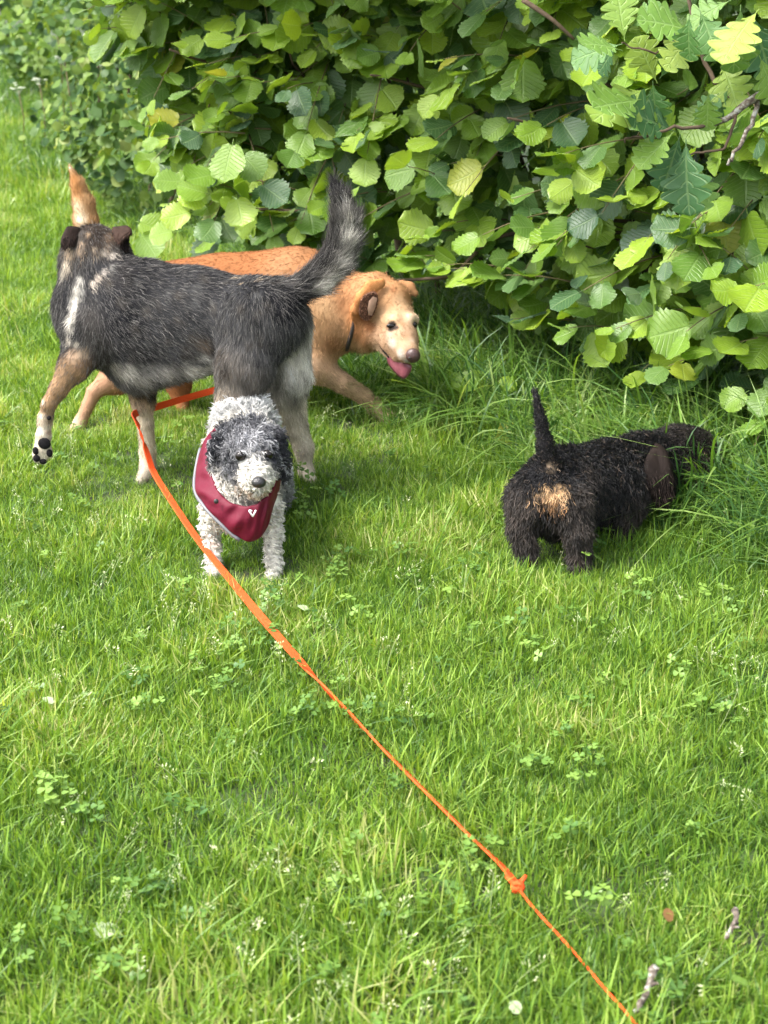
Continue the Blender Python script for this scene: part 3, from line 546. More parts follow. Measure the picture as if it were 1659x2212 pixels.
class Dog:
    def __init__(self, label, Y0, base_uv, lateral, seed):
        self.Y0 = Y0; self.rng = RS(seed); b = at_z(*base_uv); self.root = empty('dog', (b[0], b[1], 0)); tag(self.root, label, 'dog', 'dogs on the lawn')
        self.prims = []; self.spots = []; self.L = norm(lateral)
    def p(self, u, v, w): return at(u, v, self.Y0+w)
    def c(self, a, ra, b, rb, col, fl=.02, k=.03, flat=1.0, flow=None, lat=None, dens=1.0, cw=1.0):
        A, B = self.p(*a), self.p(*b); s = px(a[0], a[1], self.Y0+a[2])
        fw = norm(B-A) if flow is None else norm(flow)
        self.prims.append(dict(A=A, B=B, ra=ra*s, rb=rb*s, col=np.array(col), fl=fl, k=k, flat=flat, flow=fw, L=self.L if lat is None else norm(lat), dens=dens, cw=cw))
    def chain(self, pts, col, **kw):
        k0 = kw.pop('k', .03)
        for i, (a, b) in enumerate(zip(pts[:-1], pts[1:])): self.c(a[:3], a[3], b[:3], b[3], col, k=k0 if i == 0 else min(k0, .008), **kw)
    def hit(self, u, v, w=0):
        d = Vector(ray(u, v)); h = self.bvh.ray_cast(Vector((0, 0, CAM_H)), d.normalized()); return np.array(h[0]) if h[0] is not None else self.p(u, v, w)
    def spot(self, u, v, w, r, col, soft=.6, depth=1.0): self.spots.append(((u, v, w), r*px(u, v, self.Y0+w), np.array(col), soft, depth))
    def on(self, u, v, off=0.0):
        h = self.hit(u, v); return h-norm(ray(u, v))*off
    def flap(self, name, outline, col, bulge=.012, thick=.005, toward=(0, -1, .25), fuzz=.012):
        P = np.array([self.p(*q) for q in spline(list(outline)+[outline[0]], 4*len(outline)+1)[:-1]]); n = len(P); c = P.mean(0); V = []; F = []; tw = norm(toward)
        for k, sc in enumerate((1, .72, .4)): V += [c+(q-c)*sc+tw*bulge*(1-sc*sc) for q in P]
        V.append(c+tw*bulge)
        for k in range(2): F += [(k*n+i, k*n+(i+1) % n, (k+1)*n+(i+1) % n, (k+1)*n+i) for i in range(n)]
        F += [(2*n+i, 2*n+(i+1) % n, 3*n) for i in range(n)]
        me = mesh(name, V, F, M_SKIN); a = me.color_attributes.new('coat', 'FLOAT_COLOR', 'POINT'); r = self.rng; cc = np.array(col)*np.exp(r.normal(0, .18, (len(V), 1))); a.data.foreach_set('color', np.concatenate([cc, np.ones((len(V), 1))], 1).astype(np.float32).ravel())
        o = obj(name, me, self.root); md = o.modifiers.new('thick', 'SOLIDIFY'); md.thickness = thick; md.offset = 0
        m = 1500; fi = r.randint(0, n, m); kk = np.sqrt(r.rand(m)); t_ = r.rand(m)[:, None]; E = P[fi]*(1-t_)+P[(fi+1) % n]*t_; X = c+(E-c)*kk[:, None]+tw*(bulge*(1-kk**2)+thick*.4)[:, None]
        fw = norm(np.array([.05, -.1, -1])+r.normal(0, .22, (m, 3))); lp = fuzz*r.uniform(.6, 1.3, m); S_ = np.array([0, .33, .66, 1.0]); Q = X[:, None, :]+fw[:, None, :]*(S_[None, :]*lp[:, None])[:, :, None]+tw*(np.array([0, .0015, .0022, .0015]))[None, :, None]
        cu = bpy.data.hair_curves.new('ear_fur'); cu.add_curves([4]*m); cu.attributes['position'].data.foreach_set('vector', Q.astype(np.float32).ravel()); ra = cu.attributes.get('radius') or cu.attributes.new('radius', 'FLOAT', 'POINT'); ra.data.foreach_set('value', np.tile([.0006, .0006, .0005, .0002], m).astype(np.float32))
        cc = np.array(col)*np.exp(r.normal(0, .7, (m, 1))); ca = cu.attributes.new('coat', 'FLOAT_COLOR', 'POINT'); ca.data.foreach_set('color', np.repeat(np.concatenate([cc, np.ones((m, 1))], 1), 4, 0).astype(np.float32).ravel()); cu.materials.append(M_COAT); obj('ear_fur', cu, o); return o
    def dist(self, g, X):
        A, B = g['A'], g['B']; q = X-A
        if g['flat'] != 1: q = q+(1/g['flat']-1)*(q @ g['L'])[..., None]*g['L']
        d = B-A; t = np.clip((q @ d)/max(d @ d, 1e-9), 0, 1); r = g['ra']+(g['rb']-g['ra'])*t
        dd = np.linalg.norm(q-t[..., None]*d, axis=-1)-r
        return dd*(.5+.5*g['flat'])
    def build(self, h=.006):
        lo = np.min([np.minimum(g['A']-g['ra'], g['B']-g['rb']) for g in self.prims], 0)-.05; hi = np.max([np.maximum(g['A']+g['ra'], g['B']+g['rb']) for g in self.prims], 0)+.05
        n = np.ceil((hi-lo)/h).astype(int); F = np.full(n, .25, np.float32)
        for g in self.prims:
            m = .05; a = np.minimum(g['A']-g['ra'], g['B']-g['rb'])-m; b = np.maximum(g['A']+g['ra'], g['B']+g['rb'])+m
            i0 = np.maximum(((a-lo)/h).astype(int), 0); i1 = np.minimum(np.ceil((b-lo)/h).astype(int), n)
            gr = np.stack(np.meshgrid(*[lo[q]+np.arange(i0[q], i1[q])*h for q in range(3)], indexing='ij'), -1); d = self.dist(g, gr); k = g['k']
            sl = tuple(slice(i0[q], i1[q]) for q in range(3)); f0 = F[sl]; hh = np.maximum(k-np.abs(f0-d), 0)/k; F[sl] = np.minimum(f0, d)-hh*hh*k*.25
        V, Q = surface_nets(F, lo, h); self.V, self.Q = V, Q
        self.bvh = BVHTree.FromPolygons([tuple(map(float, q)) for q in V], [tuple(map(int, q)) for q in Q])
        self.spots = [(self.hit(*p), r, c, so, de) for p, r, c, so, de in self.spots]
        co = self.colour(V, 0); me = big_mesh('body', V, Q, M_SKIN); a = me.color_attributes.new('coat', 'FLOAT_COLOR', 'POINT'); a.data.foreach_set('color', np.concatenate([co, np.ones((len(co), 1))], 1).astype(np.float32).ravel())
        o = obj('body', me, self.root); return o
    def weights(self, X, sig):
        D = np.stack([self.dist(g, X) for g in self.prims], 1); D -= D.min(1, keepdims=True); W = np.exp(-D/sig); return W/W.sum(1, keepdims=True)
    def colour(self, X, jit):
        Xj = X+self.rng.normal(0, 1, X.shape)*jit; W = self.weights(Xj, .008); c = W @ np.stack([g['col'] for g in self.prims])
        for p, r, col, soft, depth in self.spots:
            q = Xj-p; q = q*np.array([1, depth, 1]); d = np.linalg.norm(q, axis=1)/r; m = np.clip((1-d)/max(soft, .01), 0, 1); m = m*m*(3-2*m); c = c*(1-m[:, None])+col*m[:, None]
        return c
    def roots(self, n, avoid=None, avoid_r=.012):
        V, Q = self.V, self.Q; A = V[Q[:, 0]]; n1 = np.cross(V[Q[:, 1]]-A, V[Q[:, 2]]-A); n2 = np.cross(V[Q[:, 2]]-A, V[Q[:, 3]]-A); nr = n1+n2; ar = np.linalg.norm(nr, axis=1); r = self.rng
        cen = V[Q].mean(1); W = self.weights(cen, .008); den = W @ np.array([g['dens'] for g in self.prims]); pr = ar*den
        fi = r.choice(len(Q), n, p=pr/pr.sum()); a, b = r.rand(n, 1), r.rand(n, 1); v = V[Q[fi]]; X = (v[:, 0]*(1-a)+v[:, 1]*a)*(1-b)+(v[:, 3]*(1-a)+v[:, 2]*a)*b; nn = norm(nr[fi])
        # smooth normals a little by averaging face normals at vertices
        vn = np.zeros_like(V); 
        for k in range(4): np.add.at(vn, Q[:, k], nr)
        vn = norm(vn); nn = norm(vn[Q[fi]].mean(1))
        if avoid is not None:
            keep = np.ones(len(X), bool)
            for s0 in range(0, len(X), 4000): 
                dd = ((X[s0:s0+4000, None, :]-avoid[None])**2).sum(-1).min(1); keep[s0:s0+4000] = dd > avoid_r**2
            X, nn = X[keep], nn[keep]
        return X, nn
    def fur(self, n, lift=.35, rad=.0005, jit=.008, npt=5, wild=.25, vary=.25, mixc=None, curl=0.0, turns=2.0, lock=1, lockr=.006, droop=.25, avoid=None, tipgain=1.0, avoid_r=.012, streak=0, mat=None):
        X, nn = self.roots(n, avoid, avoid_r); r = self.rng; m = len(X); W = self.weights(X, .02)
        fl = (W @ np.array([g['fl'] for g in self.prims]))*r.uniform(.6, 1.2, m); fw = W @ np.stack([g['flow'] for g in self.prims]); t = norm(fw-(fw*nn).sum(1, keepdims=True)*nn+r.normal(0, wild*.3, (m, 3)))
        co = self.colour(X, jit); lum = np.exp(r.normal(0, vary, (m, 1)))
        if streak:
            sf = np.sin(X @ np.array([91., 47, 63]))+np.sin(X @ np.array([-53., 120, 81])); lum = lum*np.exp(streak*sf[:, None])
        co = co*lum
        if mixc is not None:
            c2, pr = mixc; pick = r.rand(m) < pr*np.clip(1.6-co.mean(1)*6, 0, 1); co[pick] = np.array(c2)*np.exp(r.normal(0, .35, (pick.sum(), 1)))
        co = np.clip(co, .004, .9)
        if lock > 1:
            X = np.repeat(X, lock, 0)+r.normal(0, lockr*.35, (m*lock, 3)); t, nn, fl, co = [np.repeat(q, lock, 0) for q in (t, nn, fl, co)]; co = co*np.exp(r.normal(0, .12, (m*lock, 1)))
            ph = np.repeat(r.rand(m)*6.283, lock)+r.normal(0, .35, m*lock); tn = np.repeat(r.uniform(.6, 1.3, m), lock)*turns; cr = np.repeat(r.uniform(.6, 1.4, m), lock)*curl; m = m*lock
        else: ph = r.rand(m)*6.283; tn = r.uniform(.7, 1.3, m)*turns; cr = r.uniform(.6, 1.4, m)*curl
        P = np.zeros((m, npt, 3)); pos = X-nn*.001; P[:, 0] = pos; b = np.cross(t, nn); lf = lift*r.uniform(.5, 1.5, m)[:, None]; wob = r.normal(0, wild*.5, (m, 3))
        for i in range(1, npt):
            s = i/(npt-1); d = norm(t+nn*lf*(1.15-s*.8)-UP*droop*s+wob*s); pos = pos+d*(fl/(npt-1))[:, None]; P[:, i] = pos
        if curl:
            cwv = W @ np.array([g['cw'] for g in self.prims]); cr = cr*(np.repeat(cwv, lock) if lock > 1 else cwv)
            for i in range(1, npt):
                s = i/(npt-1); q = ph+tn*6.283*s; amp = (cr*min(1, s*2.2))[:, None]; P[:, i] += amp*(np.cos(q)[:, None]*b+np.sin(q)[:, None]*nn)
        cu = bpy.data.hair_curves.new('fur'); cu.add_curves([npt]*m); cu.attributes['position'].data.foreach_set('vector', P.astype(np.float32).ravel())
        ra = cu.attributes.get('radius') or cu.attributes.new('radius', 'FLOAT', 'POINT'); prof = np.linspace(1, .25, npt) if not curl else np.concatenate([np.ones(npt-2), [.8, .4]]); ra.data.foreach_set('value', (rad*np.tile(prof, m)*np.repeat(r.uniform(.7, 1.3, m), npt)).astype(np.float32))
        cc = np.repeat(co[:, None, :], npt, 1); gain = np.linspace(.85, tipgain, npt)[None, :, None]; cc = np.clip(cc*gain, 0, .9); cc = np.concatenate([cc, np.ones((m, npt, 1))], 2)
        ca = cu.attributes.new('coat', 'FLOAT_COLOR', 'POINT'); ca.data.foreach_set('color', cc.astype(np.float32).ravel()); cu.materials.append(mat or M_COAT)
        o = obj('fur', cu, self.root); return o

BLK = (.010, .010, .012); GRY = (.036, .036, .038); CRM = (.42, .365, .29); TAN = (.24, .15, .085); WHT = (.60, .56, .50); BRN = (.075, .042, .024)
# --- shepherd cross, seen from its left, looking away
def shepherd():
    d = Dog('black and grey shepherd cross with tan legs and raised bushy tail', 3.95, (400, 1050), (.15, 1, 0), 501); b = .022
    back = (1, -.15, -.15)
    d.c((205, 690, .09), 84, (300, 704, .06), 118, GRY, b, .05, .74, flow=(.8, -.1, -.5)); d.c((300, 704, .06), 118, (415, 694, .03), 108, GRY, b, .05, .72, flow=(.9, -.15, -.35)); d.c((415, 692, .03), 106, (560, 684, -.03), 78, GRY, b, .05, .8, flow=(.9, -.1, -.4))
    d.c((560, 690, -.03), 76, (592, 690, -.05), 66, GRY, b, .05, .95, flow=(.6, -.1, -.8))
    d.c((295, 795, .06), 42, (400, 772, .02), 26, (.12, .11, .10), .040, .05, 1.2, flow=(.35, 0, -1))        # brisket fringe
    d.c((205, 650, .10), 82, (204, 580, .14), 70, (.034, .031, .030), .024, .05, .85, flow=(.1, -.1, -1)); d.c((196, 560, .13), 58, (232, 562, .13), 48, (.055, .047, .040), .018, .04, .85, flow=(0, -.2, -1)); d.c((235, 610, .10), 50, (300, 640, .06), 75, BLK, .028, .05, .9, flow=(.9, -.1, -.4))
    d.c((207, 537, .16), 50, (206, 532, .21), 46, (.045, .03, .022), .012, .03, flow=(0, -.6, -.8)); d.c((262, 535, .17), 16, (268, 560, .17), 18, (.010, .009, .009), .010, .03); d.c((204, 545, .25), 30, (196, 562, .34), 19, BRN, .008, .03)
    # near front leg, lifted, pads to the camera
    d.c((188, 735, -.01), 60, (160, 788, -.05), 32, (.040, .036, .033), .02, .05, .75, flow=(-.3, -.1, -1)); d.chain([(160, 788, -.05, 29), (128, 838, -.055, 20), (106, 872, -.055, 16), (98, 904, -.05, 13)], TAN, fl=.011, k=.03); d.chain([(98, 904, -.05, 13), (94, 940, -.055, 16), (92, 965, -.055, 17)], CRM, fl=.009, k=.02); 
    for q in ((78, 980, 9), (80, 992, 8), (94, 995, 8), (106, 980, 9)): d.c((92, 965, -.055), 10, (q[0], q[1], -.06), q[2], CRM, .007, .012)
    # far front leg, standing
    d.c((300, 800, .11), 44, (310, 860, .13), 25, TAN, .016, .04); d.chain([(308, 860, .13, 21), (314, 915, .125, 17), (319, 975, .12, 17), (320, 1005, .11, 14)], (.46, .385, .285), fl=.012, k=.025); d.chain([(319, 1005, .11, 15), (312, 1032, .07, 15), (305, 1040, .04, 12)], CRM, fl=.01, k=.02)
    # near hind leg (its foot is behind the small dog)
    d.c((560, 700, -.10), 76, (525, 800, -.13), 56, GRY, .022, .05, .7, flow=(-.1, -.1, -1)); d.c((525, 800, -.13), 54, (505, 860, -.13), 34, (.12, .105, .09), .022, .04, .8, flow=(-.1, -.1, -1)); d.chain([(505, 860, -.13, 33), (560, 965, -.11, 18)], (.34, .28, .21), fl=.014, k=.03); d.chain([(560, 965, -.11, 18), (545, 1060, -.12, 15), (525, 1085, -.15, 15)], CRM, fl=.012, k=.02)
    # far hind leg, stretched back
    d.c((598, 710, .02), 66, (618, 830, .05), 44, (.20, .185, .165), .024, .05, .8, flow=(.1, -.1, -1)); d.chain([(618, 840, .06, 40), (640, 925, .08, 25), (656, 965, .09, 19)], (.46, .40, .32), fl=.016, k=.03); d.chain([(656, 965, .09, 18), (661, 1020, .09, 14)], CRM, fl=.012, k=.02); d.chain([(661, 1022, .085, 15), (672, 1038, .05, 13)], CRM, fl=.01, k=.02)
    d.c((628, 700, -.03), 28, (640, 810, -.01), 30, WHT, .035, .04, flow=(.25, -.2, -1))                    # pale breeches
    # tail
    d.chain([(600, 640, -.05, 34), (640, 628, -.06, 28), (685, 602, -.07, 30), (722, 566, -.08, 31), (742, 520, -.08, 30), (746, 475, -.08, 27), (738, 435, -.08, 18), (726, 402, -.08, 6)], (.055, .05, .046), fl=.046, k=.03)
    # coat pattern
    for u, v, r, c, s in ((250, 600, 60, (.020, .018, .018), .7), (340, 605, 80, (.014, .014, .016), .7), (450, 605, 80, (.016, .016, .018), .7), (560, 620, 70, (.014, .014, .016), .7), (270, 690, 75, BLK, .7), (380, 680, 110, (.028, .028, .030), .8), (120, 660, 45, (.030, .029, .028), .6), (135, 735, 55, (.014, .014, .015), .7), (300, 770, 60, (.024, .023, .023), .7), (560, 740, 80, (.050, .049, .050), .8), (240, 645, 45, BLK, .7)): d.spot(u, v, .0, r, c, s, .5)
    for u, v, r, c, s in ((212, 600, 70, (.020, .020, .022), .8), (150, 640, 60, (.020, .020, .022), .8), (150, 720, 50, (.018, .018, .019), .8), (215, 520, 46, (.040, .030, .023), .8), (205, 512, 30, (.022, .016, .013), .8), (268, 545, 26, (.008, .008, .008), .8), (236, 512, 14, (.12, .075, .045), .8), (190, 508, 9, (.20, .14, .09), .8), (176, 530, 12, (.22, .16, .11), .8), (150, 548, 18, (.34, .26, .18), .8), (143, 575, 16, (.42, .36, .28), .8), (135, 590, 13, (.46, .41, .33), .8), (172, 545, 12, (.30, .22, .15), .8), (205, 541, 10, (.32, .25, .18), .8), (225, 546, 11, (.36, .31, .25), .8), (243, 553, 10, (.38, .34, .29), .8), (232, 535, 9, (.2, .15, .11), .8), (172, 605, 13, (.40, .38, .34), .8), (166, 625, 15, (.5, .47, .41), .8), (161, 645, 16, (.54, .51, .45), .8), (158, 668, 16, (.54, .51, .45), .8), (154, 690, 16, (.5, .47, .41), .8), (150, 710, 14, (.42, .39, .34), .8), (176, 632, 11, (.26, .25, .23), .8), (200, 614, 10, (.48, .42, .35), .8), (212, 601, 11, (.46, .39, .32), .8), (226, 588, 10, (.36, .32, .28), .8), (242, 578, 9, (.26, .25, .23), .8), (115, 632, 9, (.4, .37, .31), .8), (120, 612, 8, (.3, .28, .24), .8), (148, 738, 12, (.38, .34, .28), .8), (165, 745, 10, (.28, .25, .2), .8), (158, 770, 20, (.26, .18, .12), .8), (180, 765, 18, (.24, .18, .125), .8)): d.spot(u, v, -.0, r, c, s, .35)
    for u, v, r, c in ((440, 745, 28, (.13, .10, .075)), (400, 756, 22, (.06, .052, .045)), (475, 768, 26, (.07, .058, .048)), (440, 784, 34, (.52, .49, .44)), (415, 802, 40, (.56, .53, .47)), (365, 805, 36, (.30, .28, .25)), (320, 805, 34, (.30, .285, .26)), (275, 805, 34, (.40, .375, .33)), (250, 800, 26, (.34, .31, .26)), (300, 822, 30, (.28, .26, .23)), (270, 846, 22, (.012, .011, .011)), (300, 852, 24, (.012, .011, .011)), (330, 856, 26, (.012, .011, .011)), (360, 846, 22, (.02, .018, .017)), (484, 805, 24, (.04, .03, .023))): d.spot(u, v, -.03, r, c, .8, .5)
    for u, v, r, c in ((90, 900, 9, (.5, .46, .39)), (88, 930, 10, (.52, .48, .42)), (92, 870, 8, (.45, .39, .31)), (106, 912, 9, (.14, .10, .07)), (106, 935, 10, (.22, .15, .11)), (140, 835, 12, (.17, .11, .065)), (120, 870, 9, (.22, .15, .10))): d.spot(u, v, -.05, r, c, .8, .5)
    for u, v, r in ((505, 600, 10), (540, 590, 10), (558, 606, 11), (592, 612, 9), (585, 632, 8), (470, 585, 9), (520, 612, 8)): d.spot(u, v, -.08, r, (.42, .33, .23), .8)
    for u, v, r in ((600, 640, 44), (640, 652, 34), (615, 675, 36), (655, 610, 24), (690, 578, 22), (714, 545, 17), (722, 510, 13), (722, 425, 34), (726, 400, 36)): d.spot(u, v, -.06, r, BLK, .6, .5)
    for u, v, r in ((706, 608, 28), (738, 572, 30), (752, 530, 28), (754, 495, 24), (688, 626, 24), (748, 462, 18)): d.spot(u, v, -.08, r, (.50, .47, .42), .8, .6)
    for u, v, r in ((768, 500, 12), (770, 540, 11), (762, 460, 12)): d.spot(u, v, -.08, r, (.07, .06, .05), .8, .6)
    rr = RS(77)
    for _ in range(70): d.spot(rr.uniform(230, 590), rr.uniform(600, 800), -.05, rr.uniform(8, 20), [(.052, .046, .040), (.060, .060, .060), (.016, .016, .018), (.048, .041, .034)][rr.randint(4)], 1.0, .5)
    d.build(); d.fur(125000, lift=.30, rad=.00046, jit=.006, wild=.45, vary=.32, mixc=((.112, .106, .10), .33), droop=.18, streak=.22)
    for u, v, rx, ry in ((96, 958, 14, 13), (77, 974, 7, 9), (79, 990, 8, 8), (93, 997, 8, 6), (107, 979, 7, 9), (106, 903, 5, 5)): s = px(u, v, d.Y0-.08); ball('paw_pad', d.on(u, v, .002), (rx*s, .006, ry*s), M_PAD, d.root)
    d.flap('ear', [(145, 491, .11), (158, 490, .12), (172, 494, .13), (170, 508, .11), (164, 522, .085), (150, 526, .075), (138, 534, .07), (132, 522, .075), (138, 504, .09)], (.017, .0105, .0085))
    d.flap('ear', [(243, 492, .13), (260, 490, .135), (275, 489, .13), (285, 499, .10), (272, 508, .085), (255, 523, .08), (250, 512, .09), (245, 502, .11)], (.030, .017, .0125), .006); d.flap('ear_hollow', [(262, 514, .105), (276, 504, .115), (278, 520, .11), (274, 536, .10), (262, 530, .10)], (.010, .007, .006), .002)
    for u in (250, 166): ball('eye', d.p(u-0, 536, .245), (.008, .008, .008), M_EYE, d.root)
    ball('nose', d.p(195, 560, .372), (.014, .012, .012), M_NOSE, d.root)
    return d
# --- reddish retriever behind, facing right
def retriever():
    d = Dog('reddish golden dog with a greying face and hanging tongue, walking right behind the shepherd cross', 4.62, (500, 915), (.08, 1, 0), 502); RED = (.22, .088, .034); GLD = (.32, .19, .10); PAL = (.35, .225, .14); b = .012
    d.chain([(345, 660, .06, 92), (480, 656, .05, 108), (640, 656, .0, 114)], RED, fl=b, k=.05, flat=.78, flow=(-1, 0, -.15)); d.c((640, 660, .0), 112, (705, 690, -.06), 82, GLD, b, .05, .8, flow=(-.5, 0, -.8))
    d.c((690, 690, -.10), 66, (676, 790, -.13), 38, GLD, b, .05, .75, flow=(-.1, 0, -1)); d.chain([(676, 788, -.13, 31), (735, 824, -.11, 21), (785, 855, -.07, 17), (812, 879, -.05, 15)], (.40, .265, .17), fl=.016, k=.03, dens=1.8); d.chain([(812, 880, -.05, 16), (836, 900, -.06, 16), (854, 906, -.08, 12)], (.44, .33, .22), fl=.012, k=.02)
    d.chain([(660, 760, .08, 40), (610, 850, .07, 18), (604, 900, .02, 14)], GLD, fl=.012, k=.03)
    d.c((700, 640, -.05), 74, (785, 660, -.10), 60, (.27, .13, .058), .013, .05, .9, flow=(-.5, -.2, -1)); d.c((745, 700, -.1), 46, (785, 730, -.12), 32, GLD, .02, .04, .9, flow=(-.2, -.2, -1))
    d.c((816, 645, -.13), 56, (842, 650, -.15), 45, (.31, .16, .075), .012, .04, flow=(-.4, 0, -.4)); d.c((842, 676, -.17), 42, (857, 690, -.195), 36, (.34, .21, .115), .009, .03, flow=(-.5, 0, .3))
    d.c((861, 702, -.205), 36, (866, 734, -.26), 34, PAL, .008, .025, dens=2.5, flow=(-.3, 0, .8)); d.c((868, 734, -.26), 32, (880, 760, -.315), 25, PAL, .006, .02, dens=2.5); d.c((850, 746, -.235), 22, (864, 770, -.28), 17, PAL, .006, .02, dens=2.5, flow=(-.3, 0, .8)); d.c((826, 712, -.17), 28, (846, 740, -.225), 21, PAL, .009, .03, dens=2.5, flow=(-.5, 0, .5))
    d.c((800, 700, -.13), 48, (812, 715, -.15), 36, (.24, .11, .045), .018, .04, flow=(-.3, 0, -1)); d.c((820, 738, -.175), 15, (858, 784, -.25), 9, (.5, .36, .25), .005, .012)
    d.c((834, 691, -.228), 9, (852, 691, -.252), 9, (.50, .34, .2), .004, .02); d.c((886, 688, -.24), 8, (898, 690, -.215), 7, (.55, .42, .3), .004, .02)     # brow ridges
    # near ear, folded back; far ear tip
    lt = (.35, -.9, .1)
    d.chain([(822, 612, -.20, 12), (800, 622, -.215, 15), (780, 642, -.21, 13)], (.44, .19, .07), fl=.008, k=.012, flat=.5, lat=lt); d.chain([(780, 642, -.21, 13), (766, 668, -.195, 12), (762, 686, -.18, 8)], (.42, .18, .07), fl=.008, k=.012, flat=.5, lat=lt)
    d.chain([(868, 620, -.11, 15), (884, 622, -.11, 13), (897, 634, -.12, 7)], (.30, .15, .07), fl=.006, k=.010)
    # hind legs and tail
    d.c((320, 700, -.06), 78, (250, 820, -.10), 36, RED, b, .05, .75, flow=(-.2, 0, -1)); d.chain([(262, 805, -.10, 34), (204, 846, -.11, 16), (172, 915, -.13, 12)], (.32, .185, .115), fl=.010, k=.02); d.chain([(172, 915, -.13, 12), (162, 932, -.14, 13), (149, 938, -.16, 10)], (.45, .36, .27), fl=.009, k=.02)
    d.c((350, 740, .12), 60, (385, 826, .12), 27, RED, b, .04); d.chain([(385, 826, .12, 26), (392, 870, .10, 15), (394, 894, .06, 14)], (.30, .12, .05), fl=.012, k=.025)
    d.chain([(315, 620, .05, 34), (245, 575, .06, 26), (196, 520, .06, 25), (186, 478, .06, 26), (181, 440, .06, 23), (168, 398, .06, 15), (152, 362, .06, 4)], (.36, .21, .10), fl=.018, k=.03)
    # pattern: red saddle, pale throat, greying face; muzzle and cheek shading painted in
    for u, v, r, c, s in ((690, 700, 60, (.33, .19, .095), .9), (700, 660, 40, (.36, .22, .115), .9), (720, 745, 40, (.22, .11, .05), .9), (690, 610, 40, (.22, .085, .03), .9)): d.spot(u, v, -.12, r, c, s, .6)
    for u, v, w, r, c, s in ((842, 640, -.2, 40, (.34, .19, .095), .9), (866, 655, -.2, 30, (.38, .24, .135), .9), (880, 640, -.2, 18, (.26, .13, .06), .9), (850, 625, -.2, 14, (.24, .11, .05), .9), (828, 690, -.18, 24, (.36, .225, .125), .9), (850, 715, -.2, 30, (.36, .24, .15), .9), (840, 724, -.22, 20, (.36, .27, .19), .8), (846, 742, -.22, 16, (.46, .40, .33), .8), (864, 766, -.28, 18, (.42, .37, .32), .9), (880, 780, -.3, 12, (.44, .40, .36), .9), (897, 684, -.22, 10, (.36, .27, .18), .9), (838, 690, -.25, 10, (.36, .25, .155), .9), (858, 694, -.25, 8, (.34, .23, .14), .8), (872, 728, -.28, 14, (.30, .18, .105), .9), (868, 700, -.28, 13, (.30, .18, .10), .9), (878, 748, -.28, 10, (.34, .22, .15), .9), (890, 735, -.28, 9, (.40, .30, .22), .8), (846, 705, -.26, 15, (.02, .014, .012), .4), (856, 708, -.26, 7, (.05, .035, .03), .5), (895, 702, -.23, 9, (.02, .014, .012), .35), (800, 705, -.2, 22, (.19, .08, .033), .8), (788, 690, -.2, 20, (.18, .075, .03), .8), (780, 760, -.1, 24, (.34, .21, .12), .8), (836, 708, -.2, 10, (.2, .12, .07), .8)): d.spot(u, v, w, r, c, s, .8)
    for u, v, r, c in ((166, 410, 24, (.30, .14, .05)), (160, 388, 20, (.30, .14, .05)), (150, 358, 12, (.5, .42, .33)), (174, 475, 24, (.55, .45, .32)), (168, 450, 20, (.50, .38, .25))): d.spot(u, v, .05, r, c, .8, .6)
    d.build(.0055); d.fur(85000, lift=.28, rad=.0005, jit=.003, wild=.5, vary=.32, droop=.15, streak=.12)
    e = lambda u, v, w, r: ball('eye', d.p(u, v, w), r, M_EYE, d.root)
    for u, v, rr in ((846, 704, (.0155, .006, .0075)), (895, 702, (.009, .006, .010))): ball('eye', d.on(u, v, .001), rr, M_EYE, d.root)
    ball('nose', d.on(892, 768, .003), (.0215, .015, .0215), M_NOSE_P, d.root)
    for du in (-5, 6): ball('nostril', d.on(890+du, 773, .0165), (.0035, .003, .0032), M_NOSE, d.root, seg=8, rings=6)
    # dark lip line standing in for the shaded mouth gap + tongue
    q = spline([d.p(813, 733, -.20), d.p(824, 748, -.235), d.p(836, 764, -.262), d.p(842, 774, -.27)], 12); v, f = tube(q, np.concatenate([np.linspace(.002, .0065, 6), np.linspace(.0065, .003, 6)]), 6); obj('mouth_line', mesh('mouth_line', v, f, M_MOUTH), d.root)
    TO = np.array([d.p(*q) for q in spline([(838, 766, -.262), (852, 772, -.285), (870, 780, -.305), (887, 787, -.315), (889, 797, -.318), (882, 811, -.315), (873, 818, -.31), (862, 812, -.30), (848, 797, -.28), (839, 783, -.265), (838, 766, -.262)], 41)[:-1]]); n_ = len(TO); c_ = TO.mean(0); V = []; F = []
    for sc in (1, .7, .35): V += [c_+(q-c_)*sc+np.array([0, -1, .3])*.009*(1-sc*sc)-np.array([0, -1, .3])*.004*math.exp(-((q-c_)[0]*sc/.006)**2) for q in TO]
    V.append(c_+np.array([0, -1, .3])*.005)
    for k in range(2): F += [(k*n_+i, k*n_+(i+1) % n_, (k+1)*n_+(i+1) % n_, (k+1)*n_+i) for i in range(n_)]
    F += [(2*n_+i, 2*n_+(i+1) % n_, 3*n_) for i in range(n_)]
    to = obj('tongue', mesh('tongue', V, F, M_TONGUE), d.root); md = to.modifiers.new('thick', 'SOLIDIFY'); md.thickness = .006; md.offset = 0
    # inner ear shown by the fold
    d.flap('ear_hollow', [(778, 650, -.225), (788, 636, -.232), (810, 630, -.235), (817, 645, -.232), (812, 666, -.226), (804, 684, -.22), (790, 692, -.215), (776, 678, -.215)], (.085, .042, .026), .002, fuzz=.004)
    iv = [d.p(*q) for q in ((797, 650, -.242), (806, 640, -.244), (815, 644, -.242), (811, 664, -.238), (803, 682, -.232), (796, 680, -.232), (794, 666, -.238))]; cc = d.p(802, 662, -.246)
    obj('inner_ear', mesh('inner_ear', [cc]+iv, [(0, i, i % 7+1) for i in range(1, 8)], M_EARIN), d.root)
